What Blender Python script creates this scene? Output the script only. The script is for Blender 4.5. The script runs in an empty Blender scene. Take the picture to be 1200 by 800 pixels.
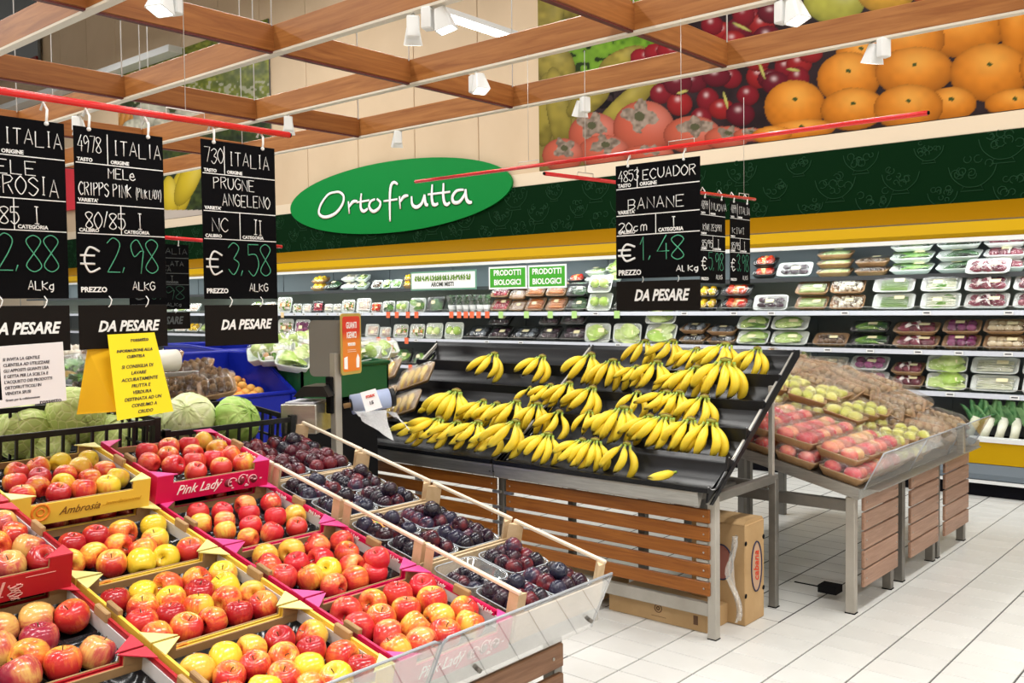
import bpy, math, random
import numpy as np
from mathutils import Vector, Matrix, Euler
R = math.radians
PI = math.pi
random.seed(7)
sc = bpy.context.scene
col = sc.collection
# ------------------------------------------------------------------ camera
YAW, PITCH, ROLL, FOC, EYE = .71254, .039945, -.011392, 1107.56, 1.6
fw = Vector((-math.sin(YAW)*math.cos(PITCH), math.cos(YAW)*math.cos(PITCH), -math.sin(PITCH)))
_r = Vector((math.cos(YAW), math.sin(YAW), 0)); _u = _r.cross(fw)
rt = _r*math.cos(ROLL) + _u*math.sin(ROLL)
up = _u*math.cos(ROLL) - _r*math.sin(ROLL)
cam = bpy.data.cameras.new('camera'); camo = bpy.data.objects.new('camera', cam); col.objects.link(camo)
cam.sensor_width = 36; cam.lens = 36*FOC/1200; cam.clip_end = 200; cam.clip_start = .05
camo.matrix_world = Matrix(((rt.x, up.x, -fw.x, 0), (rt.y, up.y, -fw.y, 0), (rt.z, up.z, -fw.z, EYE), (0, 0, 0, 1)))
sc.camera = camo
# ------------------------------------------------------------------ world, lamps, exposure
w = bpy.data.worlds.new('world'); sc.world = w; w.use_nodes = True
w.node_tree.nodes['Background'].inputs[0].default_value = (1.0, .985, .95, 1)
w.node_tree.nodes['Background'].inputs[1].default_value = .30
sc.view_settings.view_transform = 'Standard'; sc.view_settings.look = 'None'
sc.view_settings.gamma = 1; sc.view_settings.use_curve_mapping = False
sc.view_settings.exposure = 0.22
sc.cycles.max_bounces = 6; sc.cycles.transparent_max_bounces = 24
def area(name, loc, sx, sy, power, colr=(1, .98, .94), rot=(0, 0, 0)):
    l = bpy.data.lights.new(name, 'AREA'); l.shape = 'RECTANGLE'; l.size = sx; l.size_y = sy
    l.energy = power; l.color = colr
    o = bpy.data.objects.new(name, l); col.objects.link(o); o.location = loc; o.rotation_euler = rot
    return o
for i, x in enumerate((-17, -11, -5.5, 0, 5)):           # rows of hall tubes high under the roof
    for y in (-4, 1.2, 5.6):
        area('ceiling_tube_light', (x, y, 6.6), .5, 3.2, 165)

# ------------------------------------------------------------------ pixel of the photo -> point in the scene
C0 = Vector((0, 0, EYE))
def ray(x, y): return fw + rt*((x-600)/FOC) - up*((y-400)/FOC)
def at(x, y, ax, v):
    d = ray(x, y); return C0 + d*((v-C0[ax])/d[ax])
def onslope(x, y, X0, Z0, deg):
    d = ray(x, y); T = math.tan(R(deg)); s = (Z0+T*X0-EYE)/(d.z+T*d.x); return C0 + d*s
# ------------------------------------------------------------------ materials
MATS = {}
def mat(name, rgb, rough=.5, metal=0, spec=.3, emit=0, build=None, alpha=1, trans=0, coat=0):
    if name in MATS: return MATS[name]
    m = bpy.data.materials.new(name); m.use_nodes = True; MATS[name] = m
    b = m.node_tree.nodes['Principled BSDF']
    b.inputs['Base Color'].default_value = (*rgb, 1); b.inputs['Roughness'].default_value = rough
    b.inputs['Metallic'].default_value = metal; b.inputs['Specular IOR Level'].default_value = spec
    b.inputs['Coat Weight'].default_value = coat; b.inputs['Coat Roughness'].default_value = .15
    if emit: b.inputs['Emission Color'].default_value = (*rgb, 1); b.inputs['Emission Strength'].default_value = emit
    if build: build(m, m.node_tree, b)
    return m
def nd(t, typ, **k):
    n = t.nodes.new(typ)
    for a, v in k.items():
        if isinstance(a, str) and hasattr(n, a): setattr(n, a, v)
    return n
def coords(t, kind='Object', scale=(1, 1, 1), rot=(0, 0, 0)):
    c = t.nodes.new('ShaderNodeTexCoord'); m = t.nodes.new('ShaderNodeMapping')
    m.inputs['Scale'].default_value = scale; m.inputs['Rotation'].default_value = rot
    t.links.new(c.outputs[kind], m.inputs[0]); return m.outputs[0]
def noise(t, vec, scale, detail=4, rough=.55, dist=0):
    n = t.nodes.new('ShaderNodeTexNoise'); n.inputs['Scale'].default_value = scale
    n.inputs['Detail'].default_value = detail; n.inputs['Roughness'].default_value = rough; n.inputs['Distortion'].default_value = dist
    t.links.new(vec, n.inputs['Vector']); return n.outputs[0]
def ramp(t, fac, stops, interp='LINEAR'):
    n = t.nodes.new('ShaderNodeValToRGB'); n.color_ramp.interpolation = interp
    e = n.color_ramp.elements
    while len(e) < len(stops): e.new(.5)
    for i, (p, c) in enumerate(stops): e[i].position = p; e[i].color = (*c, 1)
    t.links.new(fac, n.inputs[0]); return n.outputs[0]
def bump(t, b, h, strength=.3, dist=.002):
    n = t.nodes.new('ShaderNodeBump'); n.inputs['Strength'].default_value = strength; n.inputs['Distance'].default_value = dist
    t.links.new(h, n.inputs['Height']); t.links.new(n.outputs[0], b.inputs['Normal'])
def math_(t, op, a, b=None):
    n = t.nodes.new('ShaderNodeMath'); n.operation = op
    for i, v in enumerate((a, b)):
        if v is None: continue
        if isinstance(v, (int, float)): n.inputs[i].default_value = v
        else: t.links.new(v, n.inputs[i])
    return n.outputs[0]
def grain(c1, c2, scale=(1, 14, 14), s=3.0, bs=.15):
    def f(m, t, b):
        v = coords(t, 'Object', scale)
        oi = t.nodes.new('ShaderNodeObjectInfo')
        ad = t.nodes.new('ShaderNodeVectorMath'); ad.operation = 'ADD'
        sx = t.nodes.new('ShaderNodeCombineXYZ')
        t.links.new(math_(t, 'MULTIPLY', oi.outputs['Random'], 40), sx.inputs[0]); t.links.new(sx.outputs[0], sx.inputs[0]) if 0 else None
        t.links.new(v, ad.inputs[0]); t.links.new(sx.outputs[0], ad.inputs[1])
        n = noise(t, ad.outputs[0], s, 6, .6, .8)
        t.links.new(ramp(t, n, [(.3, c1), (.7, c2)]), b.inputs['Base Color']); bump(t, b, n, bs, .001)
    return f
def blotch(stops, scale=4, kind='Object', bs=0, detail=4, vary=0):
    def f(m, t, b):
        v = coords(t, kind); n = noise(t, v, scale, detail)
        if vary:
            oi = t.nodes.new('ShaderNodeObjectInfo')
            n = math_(t, 'ADD', n, math_(t, 'MULTIPLY', math_(t, 'SUBTRACT', oi.outputs['Random'], .5), vary))
        t.links.new(ramp(t, n, stops), b.inputs['Base Color'])
        if bs: bump(t, b, n, bs, .004)
    return f
def clear(name, tint=(1, 1, 1), gloss=.12, rough=.05, milk=0, milkc=(.9, .93, .95), streak=0):
    """thin clear plastic: mostly transparent, some gloss, a little milky"""
    if name in MATS: return MATS[name]
    m = bpy.data.materials.new(name); m.use_nodes = True; MATS[name] = m; t = m.node_tree
    t.nodes.clear(); out = t.nodes.new('ShaderNodeOutputMaterial')
    tr = t.nodes.new('ShaderNodeBsdfTransparent'); tr.inputs[0].default_value = (*tint, 1)
    gl = t.nodes.new('ShaderNodeBsdfGlossy'); gl.inputs['Roughness'].default_value = rough
    df = t.nodes.new('ShaderNodeBsdfDiffuse'); df.inputs[0].default_value = (*milkc, 1)
    m1 = t.nodes.new('ShaderNodeMixShader'); m2 = t.nodes.new('ShaderNodeMixShader')
    lw = t.nodes.new('ShaderNodeLayerWeight'); lw.inputs[0].default_value = .35
    f = math_(t, 'ADD', math_(t, 'MULTIPLY', lw.outputs['Facing'], .35), gloss)
    m1.inputs[0].default_value = milk
    if streak:
        v = coords(t, 'Object', (9, 26, 26)); n = noise(t, v, 4, 5, .6, 1.5)
        t.links.new(math_(t, 'ADD', math_(t, 'MULTIPLY', math_(t, 'GREATER_THAN', n, .6), streak), milk), m1.inputs[0])
        bp = t.nodes.new('ShaderNodeBump'); bp.inputs['Strength'].default_value = .6; bp.inputs['Distance'].default_value = .01
        t.links.new(n, bp.inputs['Height']); t.links.new(bp.outputs[0], gl.inputs['Normal'])
    t.links.new(tr.outputs[0], m1.inputs[1]); t.links.new(df.outputs[0], m1.inputs[2])
    t.links.new(f, m2.inputs[0]); t.links.new(m1.outputs[0], m2.inputs[1]); t.links.new(gl.outputs[0], m2.inputs[2])
    t.links.new(m2.outputs[0], out.inputs[0]); return m
# ------------------------------------------------------------------ mesh building
class G:
    def __init__(s): s.v = []; s.f = []; s.sm = []
    def add(s, v, f, smooth=False):
        o = len(s.v); s.v += [tuple(p) for p in v]; s.f += [tuple(i+o for i in q) for q in f]; s.sm += [smooth]*len(f); return s
    def box(s, x0, x1, y0, y1, z0, z1):
        return s.add([(x, y, z) for z in (z0, z1) for y in (y0, y1) for x in (x0, x1)],
                     [(0, 2, 3, 1), (4, 5, 7, 6), (0, 1, 5, 4), (2, 6, 7, 3), (0, 4, 6, 2), (1, 3, 7, 5)])
    def bbox(s, x0, x1, y0, y1, z0, z1, b=.003):
        """box with chamfered edges (44 triangles)"""
        X = (x0, x1); Y = (y0, y1); Z = (z0, z1); v = []; idx = {}
        for i in (0, 1):
            for j in (0, 1):
                for k in (0, 1):
                    dx, dy, dz = (b, -b)[i], (b, -b)[j], (b, -b)[k]
                    idx[i, j, k, 0] = len(v); v.append((X[i], Y[j]+dy, Z[k]+dz))
                    idx[i, j, k, 1] = len(v); v.append((X[i]+dx, Y[j], Z[k]+dz))
                    idx[i, j, k, 2] = len(v); v.append((X[i]+dx, Y[j]+dy, Z[k]))
        f = []
        for i in (0, 1):
            f.append([idx[i, 0, 0, 0], idx[i, 1, 0, 0], idx[i, 1, 1, 0], idx[i, 0, 1, 0]])
            f.append([idx[0, i, 0, 1], idx[1, i, 0, 1], idx[1, i, 1, 1], idx[0, i, 1, 1]])
            f.append([idx[0, 0, i, 2], idx[1, 0, i, 2], idx[1, 1, i, 2], idx[0, 1, i, 2]])
        for j in (0, 1):
            for k in (0, 1):
                f.append([idx[0, j, k, 1], idx[1, j, k, 1], idx[1, j, k, 2], idx[0, j, k, 2]])
                f.append([idx[j, 0, k, 0], idx[j, 1, k, 0], idx[j, 1, k, 2], idx[j, 0, k, 2]])
                f.append([idx[j, k, 0, 0], idx[j, k, 1, 0], idx[j, k, 1, 1], idx[j, k, 0, 1]])
        for i in (0, 1):
            for j in (0, 1):
                for k in (0, 1): f.append([idx[i, j, k, 0], idx[i, j, k, 1], idx[i, j, k, 2]])
        c = Vector(((x0+x1)/2, (y0+y1)/2, (z0+z1)/2)); g = []
        for q in f:
            P = [Vector(v[a]) for a in q]; n = (P[1]-P[0]).cross(P[2]-P[0])
            g.append(q if n.dot(sum(P, Vector())/len(P)-c) > 0 else q[::-1])
        return s.add(v, g)
    def tube(s, pts, r, n=8, cap=True, smooth=True, flat=1.0, closed=False):
        P = [Vector(p) for p in pts]; k = len(P); rr = r if hasattr(r, '__len__') else [r]*k
        v = []; ref = Vector((0, 0, 1)); prev = None
        for i in range(k):
            a = P[i-1] if i or closed else P[0]; b = P[(i+1) % k] if i < k-1 or closed else P[-1]
            d = (b-a); d = d.normalized() if d.length > 1e-9 else Vector((1, 0, 0))
            if prev is None: u = d.orthogonal().normalized() if abs(d.dot(ref)) > .95 else d.cross(ref).normalized()
            else: u = (prev - d*prev.dot(d)); u = u.normalized() if u.length > 1e-6 else d.orthogonal().normalized()
            prev = u; w_ = d.cross(u)
            for j in range(n):
                t = 2*PI*j/n; v.append(P[i] + (u*math.cos(t) + w_*math.sin(t)*flat)*rr[i])
        f = [(i*n+j, i*n+(j+1) % n, ((i+1) % k)*n+(j+1) % n, ((i+1) % k)*n+j) for i in range(k if closed else k-1) for j in range(n)]
        if cap and not closed: f += [tuple(range(n))[::-1], tuple((k-1)*n+j for j in range(n))]
        return s.add(v, f, smooth)
    def lathe(s, prof, n=20, c=(0, 0, 0), lobes=0, amp=0, smooth=True, sq=(1, 1)):
        v = []; m = len(prof)
        for i, (r, z) in enumerate(prof):
            for j in range(n):
                t = 2*PI*j/n; q = r*(1+amp*math.cos(lobes*t)) if lobes else r
                v.append((c[0]+q*math.cos(t)*sq[0], c[1]+q*math.sin(t)*sq[1], c[2]+z))
        f = [(i*n+j, i*n+(j+1) % n, (i+1)*n+(j+1) % n, (i+1)*n+j) for i in range(m-1) for j in range(n)]
        f += [tuple(range(n))[::-1], tuple((m-1)*n+j for j in range(n))]
        return s.add(v, f, smooth)
    def ball(s, c, r, n=10, m=7, sq=(1, 1, 1), jit=0, rnd=random):
        pr = [(max(math.sin(PI*i/(m-1)), .02), -math.cos(PI*i/(m-1))) for i in range(m)]
        v = []
        for (q, z) in pr:
            for j in range(n):
                t = 2*PI*j/n; k = 1+rnd.uniform(-jit, jit)
                v.append((c[0]+r*q*math.cos(t)*sq[0]*k, c[1]+r*q*math.sin(t)*sq[1]*k, c[2]+r*z*sq[2]*k))
        f = [(i*n+j, i*n+(j+1) % n, (i+1)*n+(j+1) % n, (i+1)*n+j) for i in range(m-1) for j in range(n)]
        f += [tuple(range(n))[::-1], tuple((m-1)*n+j for j in range(n))]
        return s.add(v, f, True)
    def prism(s, poly, z0, z1):
        n = len(poly); v = [(x, y, z0) for x, y in poly] + [(x, y, z1) for x, y in poly]
        return s.add(v, [tuple(range(n))[::-1], tuple(range(n, 2*n))] + [(i, (i+1) % n, n+(i+1) % n, n+i) for i in range(n)])
    def prism_y(s, poly, y0, y1):                 # poly in (x, z)
        n = len(poly); v = [(x, y0, z) for x, z in poly] + [(x, y1, z) for x, z in poly]
        return s.add(v, [tuple(range(n)), tuple(range(n, 2*n))[::-1]] + [(i, n+i, n+(i+1) % n, (i+1) % n) for i in range(n)])
    def prism_x(s, poly, x0, x1):                 # poly in (y, z)
        n = len(poly); v = [(x0, y, z) for y, z in poly] + [(x1, y, z) for y, z in poly]
        return s.add(v, [tuple(range(n))[::-1], tuple(range(n, 2*n))] + [(i, (i+1) % n, n+(i+1) % n, n+i) for i in range(n)])
    def grid(s, fn, nu, nv, smooth=True):
        v = [fn(i/(nu-1), j/(nv-1)) for i in range(nu) for j in range(nv)]
        return s.add(v, [(i*nv+j, (i+1)*nv+j, (i+1)*nv+j+1, i*nv+j+1) for i in range(nu-1) for j in range(nv-1)], smooth)
    def moved(s, M):
        s.v = [tuple(M @ Vector(p)) for p in s.v]; return s
    def join(s, o, M=None):
        return s.add([tuple(M @ Vector(p)) for p in o.v] if M else o.v, o.f) if not any(o.sm) else s._j(o, M)
    def _j(s, o, M):
        n = len(s.v); s.v += [tuple(M @ Vector(p)) for p in o.v] if M else o.v
        s.f += [tuple(i+n for i in q) for q in o.f]; s.sm += o.sm; return s
    def mesh(s, name, m):
        me = bpy.data.meshes.new(name); me.from_pydata(s.v, [], s.f)
        me.polygons.foreach_set('use_smooth', s.sm); me.materials.append(m); me.update(); return me
def TR(x=0, y=0, z=0, rx=0, ry=0, rz=0, s=1): return Matrix.Translation((x, y, z)) @ Euler((rx, ry, rz)).to_matrix().to_4x4() @ Matrix.Scale(s, 4)
def rrect(w_, h, r, n=4):
    p = []
    for cx, cy, a in ((w_/2-r, h/2-r, 0), (-w_/2+r, h/2-r, 90), (-w_/2+r, -h/2+r, 180), (w_/2-r, -h/2+r, 270)):
        p += [(cx+r*math.cos(R(a+90*i/n)), cy+r*math.sin(R(a+90*i/n))) for i in range(n+1)]
    return p
def loft(g, rings, smooth=True, cap0=True, cap1=True):
    n = len(rings[0]); v = [p for r_ in rings for p in r_]
    f = [(i*n+j, i*n+(j+1) % n, (i+1)*n+(j+1) % n, (i+1)*n+j) for i in range(len(rings)-1) for j in range(n)]
    if cap0: f.append(tuple(range(n))[::-1])
    if cap1: f.append(tuple((len(rings)-1)*n+j for j in range(n)))
    return g.add(v, f, smooth)
# ------------------------------------------------------------------ objects
def tagit(o, label=None, cat=None, group=None, kind=None):
    if label: o['label'] = label
    if cat: o['category'] = cat
    if group: o['group'] = group
    if kind: o['kind'] = kind
    return o
def thing(name, label, cat, loc=(0, 0, 0), rot=(0, 0, 0), group=None, scale=None):
    o = bpy.data.objects.new(name, None); col.objects.link(o); o.location = loc; o.rotation_euler = rot
    o.empty_display_size = .05
    if scale: o.scale = scale
    return tagit(o, label, cat, group)
def ob(name, me, parent=None, loc=None, rot=None, label=None, kind=None, cat=None, group=None, scale=None):
    o = bpy.data.objects.new(name, me); col.objects.link(o)
    if parent: o.parent = parent
    if loc is not None: o.location = loc
    if rot is not None: o.rotation_euler = rot
    if scale is not None: o.scale = scale
    return tagit(o, label, cat, group, kind)
def part(name, g, m, parent=None, **k): return ob(name, g.mesh(name, m), parent, **k)
MC = {}
def cached(key, fn):
    if key not in MC: MC[key] = fn()
    return MC[key]
def instance(name, spec, label, cat, loc, rot=(0, 0, 0), group=None, scale=None, keep=None):
    """spec: [(part name, mesh, kind, sub-spec)]; the meshes are shared by all the copies"""
    o = thing(name, label, cat, loc, rot, group, scale)
    for s_ in spec:
        if keep and not keep(s_[0]): continue
        c = ob(s_[0], s_[1], o, kind=s_[2] if len(s_) > 2 else None)
        if len(s_) > 3 and s_[3]:
            for q in s_[3]: ob(q[0], q[1], c)
    return o
def text_mesh(s_, size, m, bold=0, shear=0, align='CENTER', width=1.0, ext=.0006, spacing=1.0, line=1.0):
    c = bpy.data.curves.new('text', 'FONT'); c.body = s_; c.size = size; c.offset = bold; c.shear = shear; c.align_x = align; c.align_y = 'CENTER'
    c.extrude = ext; c.resolution_u = 2; c.space_character = spacing; c.space_line = line
    o = bpy.data.objects.new('text', c); me = bpy.data.meshes.new_from_object(o)
    me.materials.clear(); me.materials.append(m)
    if width != 1:
        n = len(me.vertices); a = np.empty(n*3, 'f'); me.vertices.foreach_get('co', a); a[0::3] *= width; me.vertices.foreach_set('co', a)
    bpy.data.objects.remove(o); bpy.data.curves.remove(c); return me
# hand lettering: strokes on a 4 x 6 grid
GL = {'A': '00,26,40;12,32', 'B': '00,06,36,45,33,03;33,42,31,00', 'C': '~45,26,04,02,20,41', 'D': '00,06,26,44,42,20,00', 'E': '46,06,00,40;03,33',
 'F': '00,06,46;03,33', 'G': '~45,26,04,02,20,41,43;43,23', 'H': '00,06;40,46;03,43', 'I': '16,36;26,20;10,30', 'i': '26,20', 'K': '00,06;45,03,40', 'L': '06,00,40',
 'M': '00,06,23,46,40', 'N': '00,06,40,46', 'O': '~26,04,02,20,42,44,26', 'P': '00,06,36,45,34,03', 'R': '00,06,36,45,34,03;23,40', 'S': '~45,26,05,14,33,42,20,01',
 'T': '06,46;26,20', 'U': '~06,02,20,42,46', 'V': '06,20,46', 'W': '06,10,24,30,46', 'Y': '06,23,46;23,20', 'Z': '06,46,00,40', '0': '~26,04,02,20,42,44,26', '1': '04,26,20',
 '2': '~05,26,45,33,00;00,40', '3': '~05,26,45,23;~23,42,20,01', '4': '36,02,42;34,30', '5': '46,06,04;~04,34,42,20,01', '7': '06,46,20', '8': '~23,05,26,45,23,01,20,41,23',
 '9': '~44,26,05,13,34,44;44,30', ',': '11,00', '/': '00,46', '(': '~37,14,12,3-', ')': '~17,34,32,1-', '.': '10,11', '-': '03,43', 'g': '~33,13,01,20,31,34;~33,30,2-,1-',
 'y': '04,21;44,21,0-', 'c': '~33,13,01,20,31', 'm': '00,03;~03,14,23,20;~23,34,43,40', 'e': '02,32;~32,24,03,01,20,41', 'u': '~03,00,20,33;33,30', 'l': '06,00,20', 'a': '~33,13,01,20,31,33;33,40', 'n': '00,03;~03,24,33,30', 'd': '~33,13,01,20,31,33;36,30', 'k': '00,06;34,02,30', 'r': '00,04;~03,14,34', 'o': '~13,01,20,31,23,13', 's': '~33,13,12,31,20,00', 't': '26,21,30;05,45', 'b': '06,00;~03,23,32,20,00', '€': '~45,26,14,12,20,41;04,34;02,32'}
def smooth_line(p, n=5):
    if len(p) < 3: return p
    o = []
    for i in range(len(p)-1):
        a, b, c, d = (Vector(p[max(i-1, 0)]), Vector(p[i]), Vector(p[i+1]), Vector(p[min(i+2, len(p)-1)]))
        for k in range(n):
            t = k/n; o.append(.5*((2*b)+(c-a)*t+(2*a-5*b+4*c-d)*t*t+(3*b-a-3*c+d)*t**3))
    return o+[Vector(p[-1])]
def scrawl(g, s_, x, y, h, cw, rad, gap=.35, z=.0015, slant=0, jit=.25, seed=1):
    """write s_ from (x, y) with chalk pen of radius rad; h letter height, cw letter width"""
    rn = random.Random(seed+len(s_)*7)
    for ch in s_:
        if ch == ' ': x += cw*.8; continue
        d = GL.get(ch, GL.get(ch.upper(), '00,40')); wch = cw*(.55 if ch in "I,.1i'()/" else 1)
        j = h*rn.uniform(-.06, .06)*jit*4
        for st in d.split(';'):
            sm = st[0] == '~'; st = st.lstrip('~'); P = []
            for q in st.split(','):
                px, py = int(q[0]), (-1.5 if q[1] == '-' else int(q[1]))
                fx = px/4*wch; fy = py/6*h
                P.append((x+fx+slant*fy+rn.uniform(-1, 1)*jit*cw*.1, y+fy+j+rn.uniform(-1, 1)*jit*h*.06, z))
            g.tube(smooth_line(P) if sm else P, rad, 5, flat=.4)
        x += wch+cw*gap
    return x
def num(i): return ('first', 'second', 'third', 'fourth', 'fifth', 'sixth', 'seventh', 'eighth', 'ninth', 'tenth', 'eleventh', 'twelfth', 'thirteenth', 'fourteenth', 'fifteenth', 'sixteenth', 'seventeenth', 'eighteenth', 'nineteenth', 'twentieth')[i] if i < 20 else 'twenty-'+num(i-20)
# ================================================================== materials in use
M_tile = mat('floor_tile', (.66, .65, .62), .28, build=blotch([(.3, (.61, .61, .59)), (.7, (.70, .70, .68))], 3, 'Object', 0, 4, .25))
M_grout = mat('grout', (.085, .082, .085), .9)
M_wall = mat('wall_panel', (.62, .47, .32), .6, build=blotch([(.3, (.60, .455, .305)), (.7, (.65, .50, .345))], 1.2))
M_dgreen = mat('dark_green', (.0012, .017, .004), .6, spec=.04)
M_chalkgreen = mat('green_line', (.016, .055, .026), .7, spec=.05)
M_cream = mat('cream_trim', (.74, .62, .47), .5)
M_amber = mat('amber', (.36, .17, .001), .45, spec=.12)
M_yellow = mat('canopy_yellow', (.56, .33, .001), .4, spec=.12)
M_white = mat('white_plastic', (.86, .88, .88), .35)
M_wpaint = mat('white_metal', (.72, .74, .75), .3)
M_greyin = mat('fridge_inner', (.20, .24, .27), .5)
M_greyshelf = mat('fridge_shelf', (.30, .36, .34), .35)
M_rail = mat('price_rail', (.52, .55, .62), .3)
M_plinth = mat('black_plinth', (.003, .003, .006), .6, spec=.1)
M_bumper = mat('grey_bumper', (.13, .16, .19), .45)
M_black = mat('black_plastic', (.012, .013, .015), .32, build=blotch([(.3, (.004, .0045, .006)), (.7, (.008, .0085, .011))], 7))
M_darkgap = mat('dark_inside', (.01, .01, .011), .8, spec=.05)
M_steel = mat('brushed_steel', (.42, .41, .39), .32, metal=.85, build=grain((.36, .35, .33), (.5, .49, .46), (2, 30, 30), 3, .08))
M_frame = mat('grey_steel_frame', (.20, .19, .175), .38, metal=.5, build=blotch([(.3, (.16, .155, .14)), (.7, (.26, .25, .23))], 4, bs=.1))
M_frame2 = mat('pale_steel_frame', (.42, .40, .36), .4, metal=.35, build=blotch([(.3, (.36, .34, .30)), (.7, (.5, .48, .44))], 4, bs=.1))
M_slat = mat('brown_slat', (.25, .10, .03), .35, build=grain((.20, .058, .008), (.34, .12, .02), (1.2, 22, 22), 3, .1))
M_slat2 = mat('rosy_slat', (.34, .20, .14), .4, build=grain((.27, .15, .10), (.42, .26, .185), (22, 1.2, 22), 3, .1))
M_beamx = mat('beam_wood', (.38, .17, .06), .35, build=grain((.25, .085, .02), (.42, .175, .05), (1, 10, 16), 2.2, .05))
M_beamy = mat('beam_wood_shaded', (.36, .16, .055), .35, build=grain((.20, .062, .014), (.34, .13, .035), (10, 1, 16), 2.2, .05))  # same wood, darkened in colour for the shade on the cross beams
M_track = mat('light_track', (.68, .62, .52), .4)
M_red = mat('red_rod', (.72, .02, .02), .25, coat=.4)
M_board = mat('blackboard', (.004, .004, .005), .6, spec=.04)
M_board2 = mat('blackboard_strip', (.012, .010, .009), .6, spec=.05)
M_chalk = mat('white_chalk', (.85, .86, .86), .8)
M_gchalk = mat('green_chalk', (.09, .42, .25), .8)
M_print = mat('white_print', (.95, .95, .95), .6)
M_oval = mat('sign_green', (.002, .22, .04), .4, spec=.15)
M_lamp = mat('lamp_housing', (.82, .84, .84), .35)
M_tube = mat('lit_tube', (1, 1, .97), .5, emit=9)
M_metalroof = mat('roof_metal', (.16, .17, .17), .4, metal=.3)

# ================================================================== floor
g = G(); g.box(-26, 9, -7, 15, -.08, -.006)
floor = ob('floor', g.mesh('floor', M_grout), kind='structure')
TX, TY, X0t, Y0t = .27, .17, -1.235, 5.062
tg = G(); tg.bbox(.004, TX-.004, .0024, TY-.0024, -.012, 0, .0016); tile_me = tg.mesh('tile', M_tile)
tiles = []
for i in range(-70, 28):
    for j in range(-66, 21):
        x, y = X0t+i*TX, Y0t+j*TY
        c = Vector((x+TX/2, y+TY/2, 0))-C0; d = c.dot(fw)
        v = 0
        if d > .6:
            px, py = 600+FOC*c.dot(rt)/d, 400-FOC*c.dot(up)/d
            hid = (x < -1.42 and y < 2.1) or px < 640 or (px < 705 and py < 700)
            hid = hid or (-3.6 < x < -2.3 and y > 4.3) or (x < -3.6) or y > 8.2
            if -30 < px < 1230 and py < 830 and not hid: v = 1/d
        tiles.append((v, x, y))
tiles.sort(key=lambda t: -t[0])
for v, x, y in tiles[:300]: ob('floor_tile', tile_me, floor, loc=(x, y, 0))
far = G()
for v, x, y in tiles[300:]:
    far.add([(x+.005, y+.0018, -.0006), (x+TX-.004, y+.0018, -.0006), (x+TX-.004, y+TY-.0018, -.0006), (x+.005, y+TY-.0018, -.0006)], [(0, 1, 2, 3)])
part('floor_tiles', far, M_tile, floor, kind='stuff')

# ================================================================== back wall
WY = 9.1
g = G(); g.box(-30, 9, WY+.03, WY+.2, 0, 12)
wall = ob('wall_back', g.mesh('wall_back', M_cream), kind='structure')
pg = G(); pg.bbox(.006, 1.194, -.03, 0, 3.0, 11.8, .006); panel_me = pg.mesh('wall_panel', M_wall)
for i in range(-25, 7): ob('wall_panel', panel_me, wall, loc=(i*1.2, WY+.03, 0))
g = G(); g.box(-30, 9, WY-.045, WY-.001, 2.45, 3.055); band = ob('trim_1', g.mesh('trim_1', M_dgreen), kind='structure')
g = G(); g.bbox(-30, 9, WY-.03, WY-.001, 3.058, 3.215, .004); ob('trim_2', g.mesh('trim_2', M_cream), kind='structure')
def bowl(g, x, z, s, rn):
    y = WY-.047
    def L(p, r=.0045): g.tube([(x+a*s, y, z+b*s) for a, b in p], r, 4, cap=False, flat=1)
    L(smooth_line([(-.5, .12), (-.42, -.12), (-.2, -.32), (0, -.36), (.2, -.32), (.42, -.12), (.5, .12)], 3))
    L([(-.18, -.34), (-.24, -.44), (.24, -.44), (.18, -.34)])
    for k in range(9):
        cx, cz, r_ = rn.uniform(-.36, .36), rn.uniform(-.18, .28), rn.uniform(.06, .1)
        if cz < -.3+abs(cx)*.6: cz += .15
        a0 = rn.uniform(0, 6)
        L([(cx+r_*math.cos(a0+t*.72), cz+r_*math.sin(a0+t*.72)) for t in range(8)])
g = G(); rn = random.Random(5)
for row, z in enumerate((2.95, 2.73, 2.53)):
    x = -22+row*.37
    while x < 1:
        bowl(g, x, z, (.40, .34, .26)[(row+int(x*7)) % 3], rn); x += .62
part('bowl_pattern', g, M_chalkgreen, band, kind='stuff')
# side and rear walls of the hall, out of the frame
for nm, b in dict(wall_right=(9, 9.2, -7, 15, 0, 11.6), wall_front=(-30, 9, -7.2, -7, 0, 11.6)).items():
    g = G(); g.box(*b); ob(nm, g.mesh(nm, M_cream), kind='structure')
g = G()
for i in range(110):
    y = -7+i*.2; g.prism_x([(y, 11.1), (y+.05, 10.98), (y+.12, 10.98), (y+.17, 11.1), (y+.2, 11.1), (y+.2, 11.14), (y, 11.14)], -30, 9)
ob('ceiling', g.mesh('ceiling', M_metalroof), kind='structure')
# dark panel in place of the dark opening at far left, with its red edge
g = G(); g.box(-30, -21.2, WY-.12, WY-.06, 7.0, 11.1); ob('trim_3', g.mesh('trim_3', M_metalroof), kind='structure')
g = G(); g.box(-30, -21.2, WY-.16, WY-.12, 6.86, 7.06); ob('trim_4', g.mesh('trim_4', mat('dark_red', (.16, .008, .01), .5)), kind='structure')
g = G(); g.box(-30, -15.5, WY-.3, WY-.01, 6.1, 6.22); ob('trim_5', g.mesh('trim_5', M_wpaint), kind='structure')

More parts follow.
